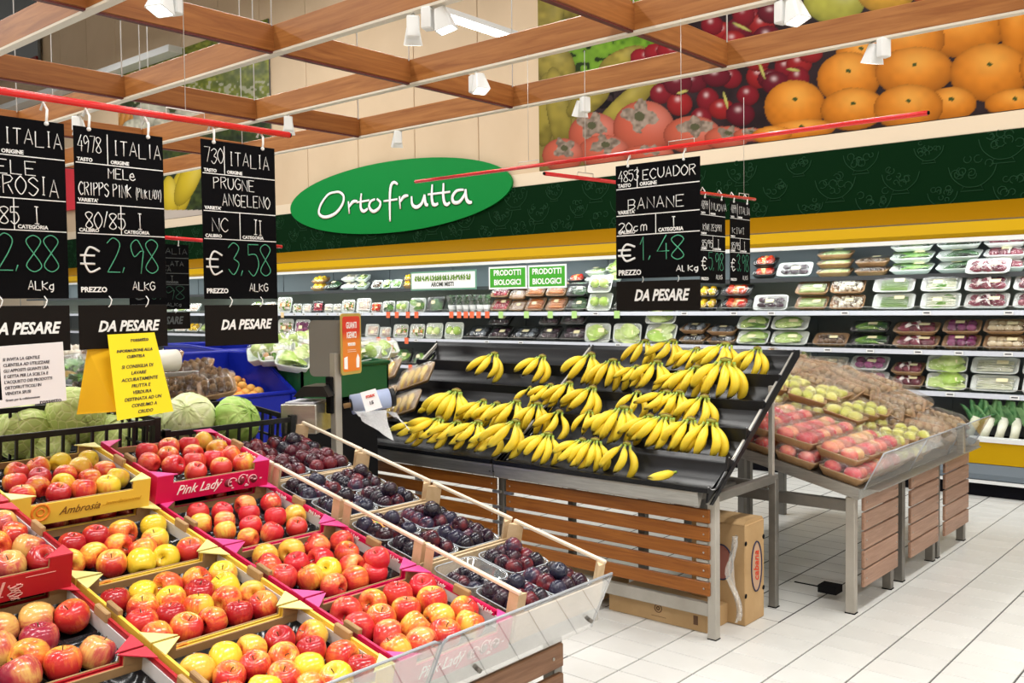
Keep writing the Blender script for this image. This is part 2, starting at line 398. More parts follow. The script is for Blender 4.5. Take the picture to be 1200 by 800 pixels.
# ================================================================== fruit pictures on the wall (flat prints)
M_mural = bpy.data.materials.new('printed_picture'); M_mural.use_nodes = True; M_mural.node_tree.nodes['Principled BSDF'].inputs['Specular IOR Level'].default_value = .08
_t = M_mural.node_tree; _a = _t.nodes.new('ShaderNodeVertexColor'); _a.layer_name = 'print'
_t.links.new(_a.outputs[0], _t.nodes['Principled BSDF'].inputs['Base Color']); _t.nodes['Principled BSDF'].inputs['Roughness'].default_value = .35
def vnoise(U, V, s, seed=0):
    r_ = np.random.RandomState(seed); tab = r_.rand(64, 64); a = U/s; b = V/s
    i, j = np.floor(a).astype(int), np.floor(b).astype(int); fa, fb = a-i, b-j; fa = fa*fa*(3-2*fa); fb = fb*fb*(3-2*fb)
    q = lambda x, y: tab[x % 64, y % 64]
    return (q(i, j)*(1-fa)+q(i+1, j)*fa)*(1-fb)+(q(i, j+1)*(1-fa)+q(i+1, j+1)*fa)*fb
def picture(x0, x1, z0, z1, nx, nz, paint):
    X, Z = np.meshgrid(np.linspace(x0, x1, nx), np.linspace(z0, z1, nz), indexing='ij')
    Yc = WY-.02; d = np.stack([X, np.full_like(X, Yc), Z-EYE], -1)
    f_, r_, u_ = np.array(fw), np.array(rt), np.array(up)
    dd = d@f_; U = 600+FOC*(d@r_)/dd; V = 400-FOC*(d@u_)/dd        # the print's own layout, measured on the photo
    colr = paint(U, V)*.74
    g = G(); me = bpy.data.meshes.new('picture_print')
    v = np.stack([X, np.full_like(X, WY-.03), Z], -1).reshape(-1, 3)
    i, j = np.meshgrid(np.arange(nx-1), np.arange(nz-1), indexing='ij'); a = (i*nz+j).ravel()
    me.from_pydata(v.tolist(), [], np.stack([a, a+nz, a+nz+1, a+1], -1).tolist())
    at_ = me.color_attributes.new('print', 'FLOAT_COLOR', 'POINT')
    at_.data.foreach_set('color', np.concatenate([np.clip(colr, 0, 1), np.ones(colr.shape[:2]+(1,))], -1).reshape(-1).astype('f'))
    me.materials.append(M_mural); me.polygons.foreach_set('use_smooth', [True]*len(me.polygons)); return me
def blob(C, U, V, cx, cy, rx, ry, c, ang=0, hi=(.35, -.35), hic=(1, .95, .9), hs=.25, tex=0, dark=.35, seed=1, hr=.35):
    a = R(ang); du, dv = U-cx, V-cy; x = (du*math.cos(a)+dv*math.sin(a))/rx; y = (-du*math.sin(a)+dv*math.cos(a))/ry
    r2 = x*x+y*y; m = r2 < 1; sh = np.clip(1-r2, 0, 1)**.45*(1-dark)+dark; sh = sh*(1-.22*np.clip(y, -1, 1))
    if tex: sh = sh*(1-tex+2*tex*vnoise(U, V, max(rx, ry)*.18, seed))
    h = np.exp(-((x-hi[0])**2+(y-hi[1])**2)/(hr*hr))*hs
    q = np.array(c)*sh[..., None]*(1-h[..., None]) + np.array(hic)*h[..., None]
    C[m] = q[m]
def paint_main(U, V):
    n = vnoise(U, V, 14, 3); C = np.stack([.018+.02*n, .010+.012*n, .012+.014*n], -1)
    L = vnoise(U, V, 5, 8); grn = np.stack([.05+.16*L, .14+.26*L, .008+.02*L], -1); m = (U < 790) & (V < 96); C[m] = grn[m]
    m = (U < 720) & (V > 40) & (L < .42); C[m] *= .15
    m = (U < 690) & (V > 84); C[m] = (np.stack([.16+.12*n, .12+.1*n, .03+.03*n], -1))[m]
    for cx, cy, rx, ry, a in ((668, -6, 26, 30, 10), (640, 22, 20, 34, 20), (652, 78, 22, 30, -20), (704, 20, 40, 12, -18), (730, 70, 30, 12, -25), (640, 128, 14, 44, 4), (655, 128, 14, 50, -8), (735, 122, 52, 13, -42), (690, 118, 30, 14, -35)):
        blob(C, U, V, cx, cy, rx, ry, (.34, .27, .045), a, hs=.12, tex=.25, hic=(.7, .62, .3), seed=int(cx))
    for cx, cy in ((752, 68), (768, 62), (783, 60)): blob(C, U, V, cx, cy, 13, 11, (.30, .012, .02), hs=.45, hr=.2)
    cr = ((775, 110), (797, 122), (812, 97), (830, 117), (846, 128), (868, 134), (877, 112), (890, 90), (905, 93), (921, 80), (937, 75), (910, 98), (857, 92), (888, 70), (840, 90), (936, 92), (848, 38), (868, 34), (884, 22), (893, 30), (905, 16), (872, 18), (860, 48), (900, 44), (835, 30), (914, 60), (926, 108), (822, 140), (950, 62), (795, 98), (940, 52))
    for k, (cx, cy) in enumerate(cr):
        blob(C, U, V, cx, cy, 13+k % 3*2, 12+k % 2*2, [(.24, .012, .022), (.34, .018, .02), (.15, .010, .022)][k % 3], hs=.6, hr=.2, hi=(-.15, -.4), hic=(.95, .75, .75))
    for cx, cy, l, a in ((851, 118, 11, 75), (893, 82, 12, 70), (870, 32, 12, 25), (930, 82, 8, 10), (800, 108, 7, -15)): blob(C, U, V, cx, cy, l, 1.8, (.55, .50, .14), a, hs=0)
    for cx, cy, rx, ry, f in ((697, 158, 30, 26, 0), (755, 150, 36, 32, 1), (812, 158, 34, 22, 2), (708, 178, 30, 20, 3), (660, 182, 24, 20, 4), (760, 180, 30, 10, 5), (852, 162, 26, 14, 6), (880, 158, 20, 8, 7)):
        blob(C, U, V, cx, cy, rx, ry, (.62, .13, .075), 0, hs=.18, hr=.5, hic=(.9, .55, .5))
        sx, sy = cx+(-3, -5, 3, 2, 2, 2, 2, 2)[f], cy-ry*.42
        a = np.arctan2(V-sy, U-sx); rad = np.hypot((U-sx)/(rx*.62), (V-sy)/(ry*.62)); wv = .8+.22*np.sin(4*a+f)+.25*(vnoise(U, V, 4, f)-.5)
        m = rad < wv; nn = vnoise(U, V, 3, f+20); q = np.stack([.16+.28*nn, .12+.22*nn, .09+.18*nn], -1); C[m] = q[m]
        m = rad < .28; C[m] = (.10, .10, .05)
    og = ((1128, 36, 50, 32), (1062, 48, 46, 30), (1010, 62, 30, 18), (1190, 24, 20, 50), (932, 125, 36, 31), (995, 92, 37, 31), (1072, 84, 46, 29), (1160, 85, 47, 34), (1115, 122, 30, 20), (1190, 120, 36, 16), (1000, 128, 38, 25), (1065, 126, 41, 27), (940, 152, 40, 12), (905, 158, 24, 10), (1225, 80, 30, 30))
    for k, (cx, cy, rx, ry) in enumerate(og):
        blob(C, U, V, cx, cy, rx, ry, (.80, .25, .018), -4, hi=(.05, -.4), hs=.5, hr=.5, hic=(.95, .55, .12), tex=.1, dark=.3, seed=k)
        m = np.hypot((U-cx)/3.2, (V-cy+ry*.28)/2.2) < 1; C[m] = (.07, .09, .02)
    for cx, cy, rx, ry, c in ((978, 2, 36, 26, (.50, .48, .07)), (1038, -8, 34, 24, (.72, .38, .04)), (1095, -14, 34, 20, (.6, .1, .03))): blob(C, U, V, cx, cy, rx, ry, c, hs=.2, tex=.12)
    return C
def paint_left(U, V):
    n = vnoise(U, V, 7, 4); n2 = vnoise(U, V, 3, 9)
    C = np.stack([.02+.10*n*n2, .03+.14*n*n2, .01+.02*n2], -1)
    m = (V < 118); q = np.stack([.10+.34*n*n2, .13+.34*n*n2, .01+.04*n2], -1); C[m] = q[m]
    m = (V > 95) & (V < 125) & (n2 > .62); C[m] = (.42, .42, .28)
    for k in range(10): blob(C, U, V, 108+k*6, 142-k*.5, 3.4, 12, (.62, .26, .05), 12, hs=.1, tex=.15)
    for cx, cy, r_ in ((178, 134, 22), (200, 146, 20), (222, 136, 18), (160, 150, 16)): blob(C, U, V, cx, cy, r_, r_*.7, (.62, .60, .48), hs=.1, tex=.3, seed=cx)
    for cx, cy, rx, ry, a in ((212, 226, 13, 30, 14), (200, 232, 10, 26, -4), (222, 210, 12, 34, 24)): blob(C, U, V, cx, cy, rx, ry, (.78, .58, .03), a, hs=.25, hr=.5, hic=(.95, .85, .3))
    m = (V > 246) & (U > 180); C[m] = (.66, .58, .52)
    return C
for nm, lb, bx, fn in (('fruit_picture', 'large wall picture of oranges, cherries and persimmons above green band', (-7.36, .4, 3.222, 5.6, 640, 240), paint_main),
                       ('fruit_picture', 'narrower wall picture of leaves and yellow lemons left of the oval sign', (-17.9, -12.92, 3.222, 6.2, 250, 230), paint_left)):
    t_ = thing(nm, lb, 'picture', (0, 0, 0)); ob('picture_print', picture(*bx, fn), t_)
    g = G(); g.box(bx[0], bx[1], WY-.029, WY-.001, bx[2], bx[3]); part('picture_backing', g, mat('picture_backing', (.12, .12, .12), .6), t_)
# red and white poster glimpsed between two price boards
xa, xb = at(72, 220, 1, WY-.1), at(92, 220, 1, WY-.1); za = at(80, 192, 1, WY-.1).z; zb_ = at(80, 246, 1, WY-.1).z
g = G(); g.box(xa.x, xb.x, WY-.1, WY-.002, zb_, za); t_ = part('poster', g, mat('poster_red', (.75, .02, .04), .4), label='red poster glimpsed between the two leftmost price boards', cat='poster')

# ================================================================== oval shop sign
t_ = thing('oval_sign', 'green oval wall sign reading Ortofrutta in white script', 'sign')
a0, a1 = at(340, 240, 1, WY-.08), at(600, 222, 1, WY-.08)
cx, cz = (a0.x+a1.x)/2, 3.12; ra = (a1.x-a0.x)/2; rb = .50
g = G(); P = [(cx+ra*math.cos(2*PI*k/64), cz+rb*math.sin(2*PI*k/64)) for k in range(64)]
g.prism_y(P, WY-.08, WY-.05); part('panel', g, M_oval, t_)
OR = [[(245, 150), (215, 160), (186, 200), (180, 235), (205, 248), (245, 232), (272, 195), (275, 165), (258, 150), (238, 151)],
 [(294, 186), (298, 235)], [(297, 208), (312, 188), (330, 186)], [(345, 155), (342, 190), (344, 216), (355, 225), (370, 215)], [(326, 191), (376, 182)],
 [(398, 178), (380, 188), (376, 210), (392, 226), (414, 212), (419, 190), (405, 177)], [(487, 120), (472, 112), (460, 128), (456, 180), (457, 265)], [(432, 186), (486, 178)],
 [(494, 166), (497, 216)], [(497, 188), (511, 168), (528, 164)], [(541, 166), (544, 198), (560, 209), (580, 195), (592, 160)], [(592, 160), (596, 196), (606, 200)],
 [(622, 120), (620, 165), (624, 195), (634, 200), (645, 194)], [(604, 160), (692, 149)], [(666, 115), (665, 165), (670, 192), (680, 199), (691, 190)],
 [(745, 141), (718, 145), (701, 168), (706, 190), (728, 188), (748, 160), (752, 140)], [(752, 138), (755, 175), (765, 190), (777, 189)]]
for nm, rad, yy, mm in (('lettering_outline', .031, WY-.085, mat('letter_edge', (.01, .06, .02), .5)), ('lettering', .0225, WY-.092, M_print)):  # wider dark strokes outline the white lettering
    g = G()
    for st in OR:
        W_ = [at(320+x*.3, 180+y*.3, 1, yy) for x, y in st]
        pts = smooth_line([tuple(p) for p in W_], 6); k = len(pts)
        g.tube(pts, [rad*(.75+.5*math.sin(PI*i/max(k-1, 1))) for i in range(k)], 6)
    for i, p in enumerate(g.v): g.v[i] = (p[0], yy+(p[1]-yy)*.12, p[2])
    part(nm, g, mm, t_)

# ================================================================== wooden lattice, tracks, spot lamps
ZB, BH = 2.75, .12
YS = (.06, .90, 1.74, 2.59, 3.43, 4.25); XS = (-7.8, -6.4, -5.02, -3.64, -2.26, -.88)
lat = thing('ceiling_lattice', 'suspended lattice of brown wooden beams above the produce stands', 'lattice', (0, 0, ZB))
bx = G(); bx.bbox(-9.1, .6, -.016, .016, 0, BH, .003); bxm = bx.mesh('beam', M_beamx)
by = G(); by.bbox(-.016, .016, -.8, 4.25, 0, BH, .003); bym = by.mesh('beam', M_beamy)
tk = G(); tk.box(-9.1, .6, -.02, .02, -.012, -.001); tkm = tk.mesh('track', M_track)
uk = G(); uk.box(-.013, .013, -.8, 4.25, -.008, -.001); ukm = uk.mesh('underside_strip', mat('dark_red_strip', (.10, .015, .01), .5))
for y in YS:
    b = ob('beam', bxm, lat, loc=(0, y, 0)); ob('track', tkm, b)
for x in XS:
    b = ob('beam', bym, lat, loc=(x, 0, 0)); ob('underside_strip', ukm, b)
g = G()
for x in XS:
    for y in YS: g.tube([(x+.02, y-.03, BH-.01), (x+.02, y-.03, 5.2)], .0035, 5)
part('hanging_rods', g, M_wpaint, lat, kind='stuff')
g = G(); x0 = XS[4]-.05; g.box(x0-.02, x0+.02, 0, 3.6, .055, .075)
for k in range(60): g.box(x0-.008, x0+.008, .05+k*.06, .08+k*.06, .05, .0549)
part('slotted_strut', g, M_steel, lat)
def spot(px, py, turn, lbl, power=7, aim=(0, 0)):
    z = 2.66; p = at(px, py, 2, z)
    y = min(YS, key=lambda q: abs(q-p.y)); q_ = at(px, py, 1, y)
    if 2.5 < q_.z < 2.72 and abs(y-p.y) < .5: p = q_; z = q_.z
    t_ = thing('spot_lamp', lbl, 'lamp', (p.x, p.y, z), (0, 0, turn), 'white spot lamps under the lattice', (.72, .72, .72))
    g = G(); g.bbox(-.055, .0, -.035, .035, -.055, .06, .006); part('ballast_box', g, M_lamp, t_)
    g = G(); r0, r1 = rrect(.06, .06, .012), rrect(.105, .105, .012)
    M_ = TR(.06, 0, 0, 0, R(-16), 0)
    loft(g, [[tuple(M_ @ Vector((a, b, .05))) for a, b in r0], [tuple(M_ @ Vector((a, b, -.07))) for a, b in r1]], False); part('lamp_shade', g, M_lamp, t_)
    g = G(); g.add([tuple(M_ @ Vector((a, b, -.0705))) for a, b in rrect(.09, .09, .012)], [tuple(range(20))[::-1]]); part('lamp_glass', g, mat('lamp_glass', (1, .97, .9), .3, emit=3), t_)
    g = G(); g.tube([(0, 0, .05), (0, 0, (ZB-z-.012)/.72)], .01, 6); part('stem', g, M_lamp, t_)
    l = bpy.data.lights.new('spot_light', 'SPOT'); l.energy = power; l.spot_size = R(95); l.spot_blend = .7; l.shadow_soft_size = .05; l.color = (1, .95, .86)
    lo = bpy.data.objects.new('spot_light', l); col.objects.link(lo); lo.parent = t_; lo.location = (.045, 0, -.1); lo.rotation_euler = (aim[0], aim[1], 0)
    return t_
for px, py, turn, lb in ((484, 34, 2.4, 'white spot lamp nearest the lit tube'), (507, 22, .4, 'white spot lamp directly left of the lit tube'), (558, 98, -.4, 'white spot lamp hanging right above the oval sign top'),
    (684, 124, 2.6, 'white spot lamp before the persimmon picture'), (921, 14, -.3, 'pale spot lamp at the top edge before the apple picture'), (1032, 58, 2.6, 'white spot lamp before the orange picture'),
    (338, 146, 2.5, 'small white spot lamp beside the end of the red rod'), (466, 162, 2.5, 'small white spot lamp over the left of the oval sign'), (91, 146, 2.5, 'white spot lamp half hidden behind the pink apple price board'), (200, 2, -1.2, 'round white spot lamp cut by the top edge')):
    spot(px, py, turn, lb)
# extra spot lights added outside the frame over the stands, without fixtures
for x, y in ((-1.1, 1.3), (-1.0, 2.3), (-.9, 4.2), (-1.9, .6), (-.2, 3.3), (-.6, 5.2)):
    l = bpy.data.lights.new('spot_light', 'SPOT'); l.energy = 26; l.spot_size = R(120); l.spot_blend = .8; l.shadow_soft_size = .12; l.color = (1, .96, .88)
    lo = bpy.data.objects.new('spot_light', l); col.objects.link(lo); lo.location = (x, y, 2.72); lo.rotation_euler = (0, R(-18), 0)
p0, p1 = at(512, 20, 1, 7.6), at(594, 46, 0, -6.6)
t_ = thing('tube_lamp', 'lit white tube lamp hanging above the wooden lattice', 'lamp', (-5.35, 4.4, 3.62))
pa, pb = at(508, 18, 2, 3.6), at(594, 46, 2, 3.6)
t_.location = (pa.x, pa.y, 3.6); dx, dy = pb.x-pa.x, pb.y-pa.y; L_ = math.hypot(dx, dy); t_.rotation_euler = (0, 0, math.atan2(dy, dx))
g = G(); g.box(-.3, L_+.1, -.03, .03, .035, .075); part('fitting', g, M_wpaint, t_)
g = G(); g.tube([(0, 0, .012), (L_, 0, .012)], .02, 8); part('tube', g, M_tube, t_)

# ================================================================== refrigerated wall cabinet
FX0, FX1, FY = -21, 1.2, 8.4
SH = (('b', 1.502), ('c', 1.167), ('d', .818))
fr = thing('refrigerated_cabinet', 'long open refrigerated wall cabinet with yellow canopy and grey shelves', 'fridge')
g = G(); g.box(FX0, FX1, 8.235, 9.0, 0, .11); part('plinth', g, M_plinth, fr)
g = G(); g.box(FX0, FX1, 8.16, 8.235, .115, .14); g.box(FX0, FX1, 8.18, 8.235, .17, .20); part('kick_rail', g, M_wpaint, fr)
g = G(); g.prism_x([(8.235, .11), (8.17, .15), (8.17, .19), (8.20, .265), (8.235, .27)], FX0, FX1); part('bumper', g, M_bumper, fr)
g = G(); g.prism_x([(8.20, .27), (8.16, .45), (8.24, .45), (8.26, .27)], FX0, FX1); part('front_panel', g, M_yellow, fr)
g = G(); g.box(FX0, FX1, 8.145, 8.245, .452, .485); part('front_rim', g, M_wpaint, fr)
g = G(); g.box(FX0, FX1, 8.2, 9.0, .27, .40); part('bottom_deck', g, M_darkgap, fr)
g = G(); g.box(FX0, FX1, 9.0, 9.05, .11, 2.45)
for i in range(20): g.box(FX1-1.25*i-.006, FX1-1.25*i+.006, 8.99, 9.0, .3, 2.3)
part('back_panel', g, M_greyin, fr)
for nm, z in SH:
    g = G(); g.box(FX0, FX1, FY+.02, 8.99, z-.03, z-.012); s_ = part('shelf', g, M_greyshelf, fr)
    g = G(); g.prism_x([(FY+.02, z), (FY-.005, z-.002), (FY-.018, z-.04), (FY-.005, z-.042), (FY+.02, z-.04)], FX0, FX1); part('price_rail', g, M_rail, s_)
    g = G(); g.tube([(FX0, FY+.035, z+.034), (FX1, FY+.035, z+.034)], .0022, 5)
    for k in range(int((FX1-FX0)/.05)): g.tube([(FX0+k*.05, FY+.035, z-.01), (FX0+k*.05, FY+.035, z+.034)], .0014, 3)
    part('wire_guard', g, M_steel, s_, kind='stuff')
g = G(); g.box(FX0, FX1, 8.52, 8.99, 1.79, 1.805); s_ = part('shelf', g, M_greyshelf, fr)
g = G(); g.box(FX0, FX1, 8.50, 8.52, 1.775, 1.815); part('shelf_edge', g, mat('dark_edge', (.05, .055, .06), .4), s_)
g = G(); g.box(FX0, FX1, 8.9, 8.985, 1.5, 1.79); part('pale_back_strip', g, mat('pale_back', (.40, .47, .45), .5), fr)  # paler strip across the back panel under the top shelf
g = G(); g.prism_x([(8.38, 2.105), (8.345, 2.14), (8.36, 2.23), (8.41, 2.235), (8.46, 2.12)], FX0, FX1); can = part('canopy', g, M_yellow, fr)
g = G(); g.prism_x([(8.41, 2.245), (9.0, 2.45), (9.02, 2.45), (9.02, 2.2), (8.46, 2.2)], FX0, FX1); part('canopy_slope', g, M_amber, can)
g = G(); g.box(FX0, FX1, 8.405, 8.425, 2.232, 2.247); part('canopy_groove', g, mat('groove', (.14, .11, .06), .5), can)
g = G(); g.box(FX0, FX1, 8.37, 8.47, 2.07, 2.104); part('canopy_lip', g, M_white, can)
g = G(); g.box(FX0, FX1, 8.47, 8.98, 2.10, 2.13); part('canopy_underside', g, mat('underside', (.30, .34, .34), .5), can)
for i in range(15):
    g = G(); g.box(FX1-1.3-1.45*i, FX1-.2-1.45*i, 8.50, 8.54, 2.078, 2.098) if i == 0 else None
    if i == 0: fl = g.mesh('canopy_light', mat('cold_light', (.93, 1, .97), .5, emit=3))
    ob('canopy_light', fl, can, loc=(-1.45*i, 0, 0))
for i in range(7):
    area('canopy_lamp', (-20+3.2*i, 8.44, 2.06), 3.0, .08, 9, (.95, 1, .97), (R(12), 0, 0))
# price tags
tg1, tg2 = G(), G(); tg1.box(-.035, .035, -.003, 0, -.016, .016); tg2.box(-.035, .035, -.004, 0, -.05, .03)
tmesh = dict(w=tg1.mesh('price_tag', mat('tag_white', (.82, .84, .84), .5)), o=tg2.mesh('price_tag', mat('tag_orange', (.80, .16, .07), .5)), g=tg2.mesh('price_tag', mat('tag_green', (.45, .72, .25), .5)), y=tg2.mesh('price_tag', mat('tag_yellow', (.80, .60, .32), .5)))
tx = G(); tx.box(-.024, .024, -.0035, -.003, -.004, .006); tagline = tx.mesh('tag_print', mat('tag_ink', (.06, .06, .08), .6))
TAGS = {'b': [('w', x) for x in (345, 356, 372, 384, 396, 410, 423, 436, 560, 698, 802, 860, 904, 990, 1086, 1182)]+[('o', x) for x in (455, 465, 478, 488, 529, 538, 546, 553, 561, 571)]+[('g', x) for x in (587, 617, 645, 673, 723)]+[('y', 331)],
        'c': [('w', x) for x in (432, 487, 570, 610, 724, 818, 905, 970, 1020, 1076, 1124, 1182)]+[('o', x) for x in (443, 455, 476)]+[('y', x) for x in (331, 342, 354)],
        'd': [('w', x) for x in (1114, 1190)]+[('o', x) for x in (464, 480)]}
for nm, z in SH:
    for k, x in TAGS[nm]:
        p = at(x, 366, 1, FY-.016); c = ob('price_tag', tmesh[k], fr, loc=(p.x, FY-.016, z-.021)); ob('tag_print', tagline, c)
# ================================================================== wrapped packs
M_trw = mat('tray_white', (.80, .86, .84), .4)
M_trb = mat('tray_black', (.015, .015, .018), .35)
M_trn = mat('tray_brown', (.36, .21, .10), .7, build=blotch([(.3, (.31, .17, .075)), (.7, (.44, .27, .135))], 9, bs=.3))
M_film = clear('wrap_film', gloss=.06, rough=.10, milk=.0, streak=.06)
M_film2 = clear('wrap_film_soft', gloss=.07, rough=.14, milk=.03, streak=.26)  # white streaks in the film's colour stand in for highlights
M_stick = mat('sticker', (.92, .86, .55), .5)
def pm(nm, a, b, r=.4, sc_=18): return mat(nm, a, r, build=blotch([(.32, a), (.68, b)], sc_, vary=.35))
PM = dict(leaf=pm('leaf_green', (.07, .24, .02), (.26, .48, .06)), pale=pm('leaf_pale', (.36, .56, .10), (.66, .78, .36)), dark=pm('leaf_dark', (.015, .07, .02), (.07, .20, .06)),
 zuc=pm('zucchini_skin', (.30, .45, .12), (.55, .68, .32)), car=pm('carrot_skin', (.75, .22, .03), (.85, .34, .07)), bean=pm('bean_skin', (.16, .34, .06), (.30, .48, .13)),
 aub=pm('aubergine_skin', (.022, .008, .018), (.06, .02, .045), .2), cau=pm('cauliflower', (.72, .68, .52), (.90, .88, .76), .6, 40), rad=pm('radicchio', (.13, .015, .035), (.34, .06, .10)),
 radw=pm('radicchio_rib', (.75, .68, .68), (.88, .84, .82)), oni=pm('purple_onion', (.16, .02, .10), (.42, .12, .28), .25), pot=pm('potato_skin', (.62, .50, .30), (.82, .74, .55), .6), mus=pm('mushroom', (.72, .66, .56), (.9, .87, .8), .6),
 pep=pm('red_pepper', (.55, .02, .01), (.75, .10, .03), .2), yel=pm('yellow_pepper', (.82, .52, .02), (.90, .66, .05), .2), ora=pm('orange_pepper', (.80, .30, .05), (.85, .5, .25), .3), meat=pm('mixed_slices', (.70, .52, .42), (.92, .86, .8), .5),
 cel=pm('celery_white', (.62, .66, .48), (.85, .86, .74)), brn=pm('brown_seed', (.07, .035, .015), (.22, .13, .06), .6, 60), radish=pm('radish', (.50, .015, .06), (.75, .08, .12), .3), silver=pm('dark_foil', (.03, .035, .05), (.35, .40, .46), .2, 9))
def tray(g, W=.25, D=.17, H=.045, r=.03, t=.006):
    q = lambda w_, d, z, rr: [(x, y, z) for x, y in rrect(w_, d, rr, 3)]
    loft(g, [q(W-.05, D-.05, 0, r*.7), q(W-.01, D-.01, H*.8, r), q(W, D, H, r), q(W, D, H+.004, r), q(W-2*t-.008, D-2*t-.008, H+.004, r*.8), q(W-.05, D-.05, .008, r*.6)])
def film(g, W=.25, D=.17, H=.045, top=.03, r=.03):
    q = lambda w_, d, z, rr: [(x, y, z) for x, y in rrect(w_, d, rr, 3)]
    loft(g, [q(W+.002, D+.002, H+.001, r), q(W-.004, D-.006, H+top*.5, r), q(W-.03, D-.03, H+top, r), q(W-.12, D-.10, H+top+.006, r*.6)], cap0=False)
def leafblade(g, cx, cy, z, L, Wd, a, rn, curl=.02):
    ca, sa = math.cos(a), math.sin(a); ph = rn.uniform(0, 6)
    def f(u, v):
        x = (u-.5)*L; wv = Wd*math.sin(PI*min(max(u*.92+.06, 0), 1))**.6; y = (v-.5)*wv
        return (cx+x*ca-y*sa, cy+x*sa+y*ca, z+curl*math.sin(u*PI)+.012*math.sin(v*9+ph+u*5)*abs(v-.5)*2)
    g.grid(f, 7, 5)
def contents(kind, rn, W=.25, D=.17):
    """list of (part name, G, material, kind)"""
    out = []; w_, d = W-.06, D-.055
    def leaves(nm, m, n, L, wd, z0=.02, dz=.012, ang=.5):
        for k in range(n):
            g = G(); leafblade(g, rn.uniform(-w_*.25, w_*.25), rn.uniform(-d*.34, d*.34), z0+k*dz/1.5, L*rn.uniform(.9, 1.2), wd*rn.uniform(1.0, 1.4), rn.uniform(-ang, ang), rn); out.append((nm, g, m, None))
    def rods(nm, m, n, r, L=None, lay=1, taper=.7):
        L = L or w_
        for k in range(n):
            i = k % max(1, n//lay); q = max(1, n//lay); y = (-.5+(i+.5)/q)*d; z = .018+r+(k//q)*r*1.6
            g = G(); a = rn.uniform(-.05, .05)*L; P = [(-L/2, y-a, z), (-L/4, y, z+.004), (0, y+a*.4, z+.006), (L/4, y, z+.004), (L/2, y+a, z)]
            g.tube(P, [r*.6, r, r, r*.95, r*taper], 8); out.append((nm, g, m, None))
    def balls(nm, m, nx, ny, r, jit=0, sq=(1, 1, 1), lay=1):
        for l_ in range(lay):
            for i in range(nx-l_):
                for j in range(ny):
                    g = G(); g.ball((((i+.5)/(nx-l_)-.5)*w_, ((j+.5)/ny-.5)*d, .016+r+l_*r*1.2), r*rn.uniform(.9, 1.08), 9, 7, sq, jit, rn); out.append((nm, g, m, None))
    def bits(nm, m, n, r, jit=.2, sq=(1, 1, 1)):
        g = G()
        for k in range(n): g.ball((rn.uniform(-.5, .5)*w_, rn.uniform(-.5, .5)*d, .02+rn.uniform(0, .035)), r*rn.uniform(.7, 1.3), 6, 5, sq, jit, rn)
        out.append((nm, g, m, 'stuff'))
    K = kind
    if K == 'lettuce': leaves('leaf', PM['leaf'], 3, .16, .10); leaves('pale_leaf', PM['pale'], 3, .14, .08, .04)
    elif K == 'palelettuce': leaves('pale_leaf', PM['pale'], 6, .16, .09, .025)
    elif K == 'greens': leaves('dark_leaf', PM['dark'], 3, .17, .07); leaves('leaf', PM['leaf'], 2, .16, .06, .045); rods('stalk', PM['cel'], 2, .008)
    elif K == 'darkgreens': leaves('dark_leaf', PM['dark'], 5, .16, .07)
    elif K == 'beans': rods('bean', PM['bean'], 14, .006, .16, 2)
    elif K == 'celery': leaves('dark_leaf', PM['leaf'], 2, .12, .08); rods('celery_stalk', PM['cel'], 5, .012, .18)
    elif K == 'zucchini': rods('zucchini', PM['zuc'], 4, .019, .19, 1, .85)
    elif K == 'carrots': rods('carrot', PM['car'], 8, .012, .18, 2, .3)
    elif K == 'aubergine': balls('aubergine', PM['aub'], 3, 2, .028, .05, (1.3, 1, 1))
    elif K == 'cauliflower': bits('floret', PM['cau'], 40, .017, .25)
    elif K == 'radicchio': balls('radicchio_head', PM['rad'], 3, 2, .032, .12, (1.2, 1, 1)); leaves('white_rib', PM['radw'], 4, .075, .016, .06, .004, 1.5)
    elif K == 'onion': balls('onion', PM['oni'], 3, 2, .034, .03)
    elif K == 'potato': balls('potato', PM['pot'], 4, 2, .028, .06, (1.15, 1, .95), 1)
    elif K == 'mushroom': balls('mushroom', PM['mus'], 4, 2, .027, .1)
    elif K == 'darkmush': balls('mushroom', PM['brn'], 4, 2, .026, .15)
    elif K == 'peppers': balls('red_pepper', PM['pep'], 2, 2, .038, .1); balls('orange_pepper', PM['ora'], 1, 2, .036, .1)
    elif K == 'yellow': balls('yellow_pepper', PM['yel'], 2, 2, .04, .08)
    elif K == 'meats': rods('slice', PM['meat'], 5, .014, .18)
    elif K == 'radish': balls('radish', PM['radish'], 4, 3, .019, .05)
    elif K == 'sprouts': bits('sprout', PM['brn'], 40, .014)
    elif K == 'foil': balls('wrapped_root', PM['silver'], 3, 2, .03, .2)
    elif K == 'salsify': rods('salsify_root', PM['cel'], 5, .012, .19)
    elif K == 'cabbage': balls('pale_head', PM['pale'], 2, 1, .045, .12, (1.1, 1, .9))
    elif K == 'mixed': rods('slice', PM['meat'], 2, .014, .18); balls('orange_piece', PM['ora'], 3, 1, .02); bits('leaf_piece', PM['leaf'], 14, .014)
    return out
def pack_spec(kind, trm, W=.25, D=.17, H=.045, fm=None, sticker=True, seed=3, top=.03):
    def mk():
        rn = random.Random(seed*31+len(kind)); sp = []
        g = G(); tray(g, W, D, H); sp.append(('tray', g.mesh('tray', trm)))
        for nm, g, m, k in contents(kind, rn, W, D): sp.append((nm, g.mesh(nm, m), k))
        g = G(); film(g, W, D, H, top); sp.append(('film', g.mesh('film', fm or M_film)))
        if sticker:
            g = G(); sx = rn.uniform(-.05, .02); sy = rn.uniform(-.02, .02); z = H+top+.007
            g.box(sx, sx+.06, sy-.018, sy+.018, z, z+.001); sp.append(('sticker', g.mesh('sticker', M_stick)))
        return sp
    return cached(('pack', kind, trm.name, W, D, H, seed), mk)
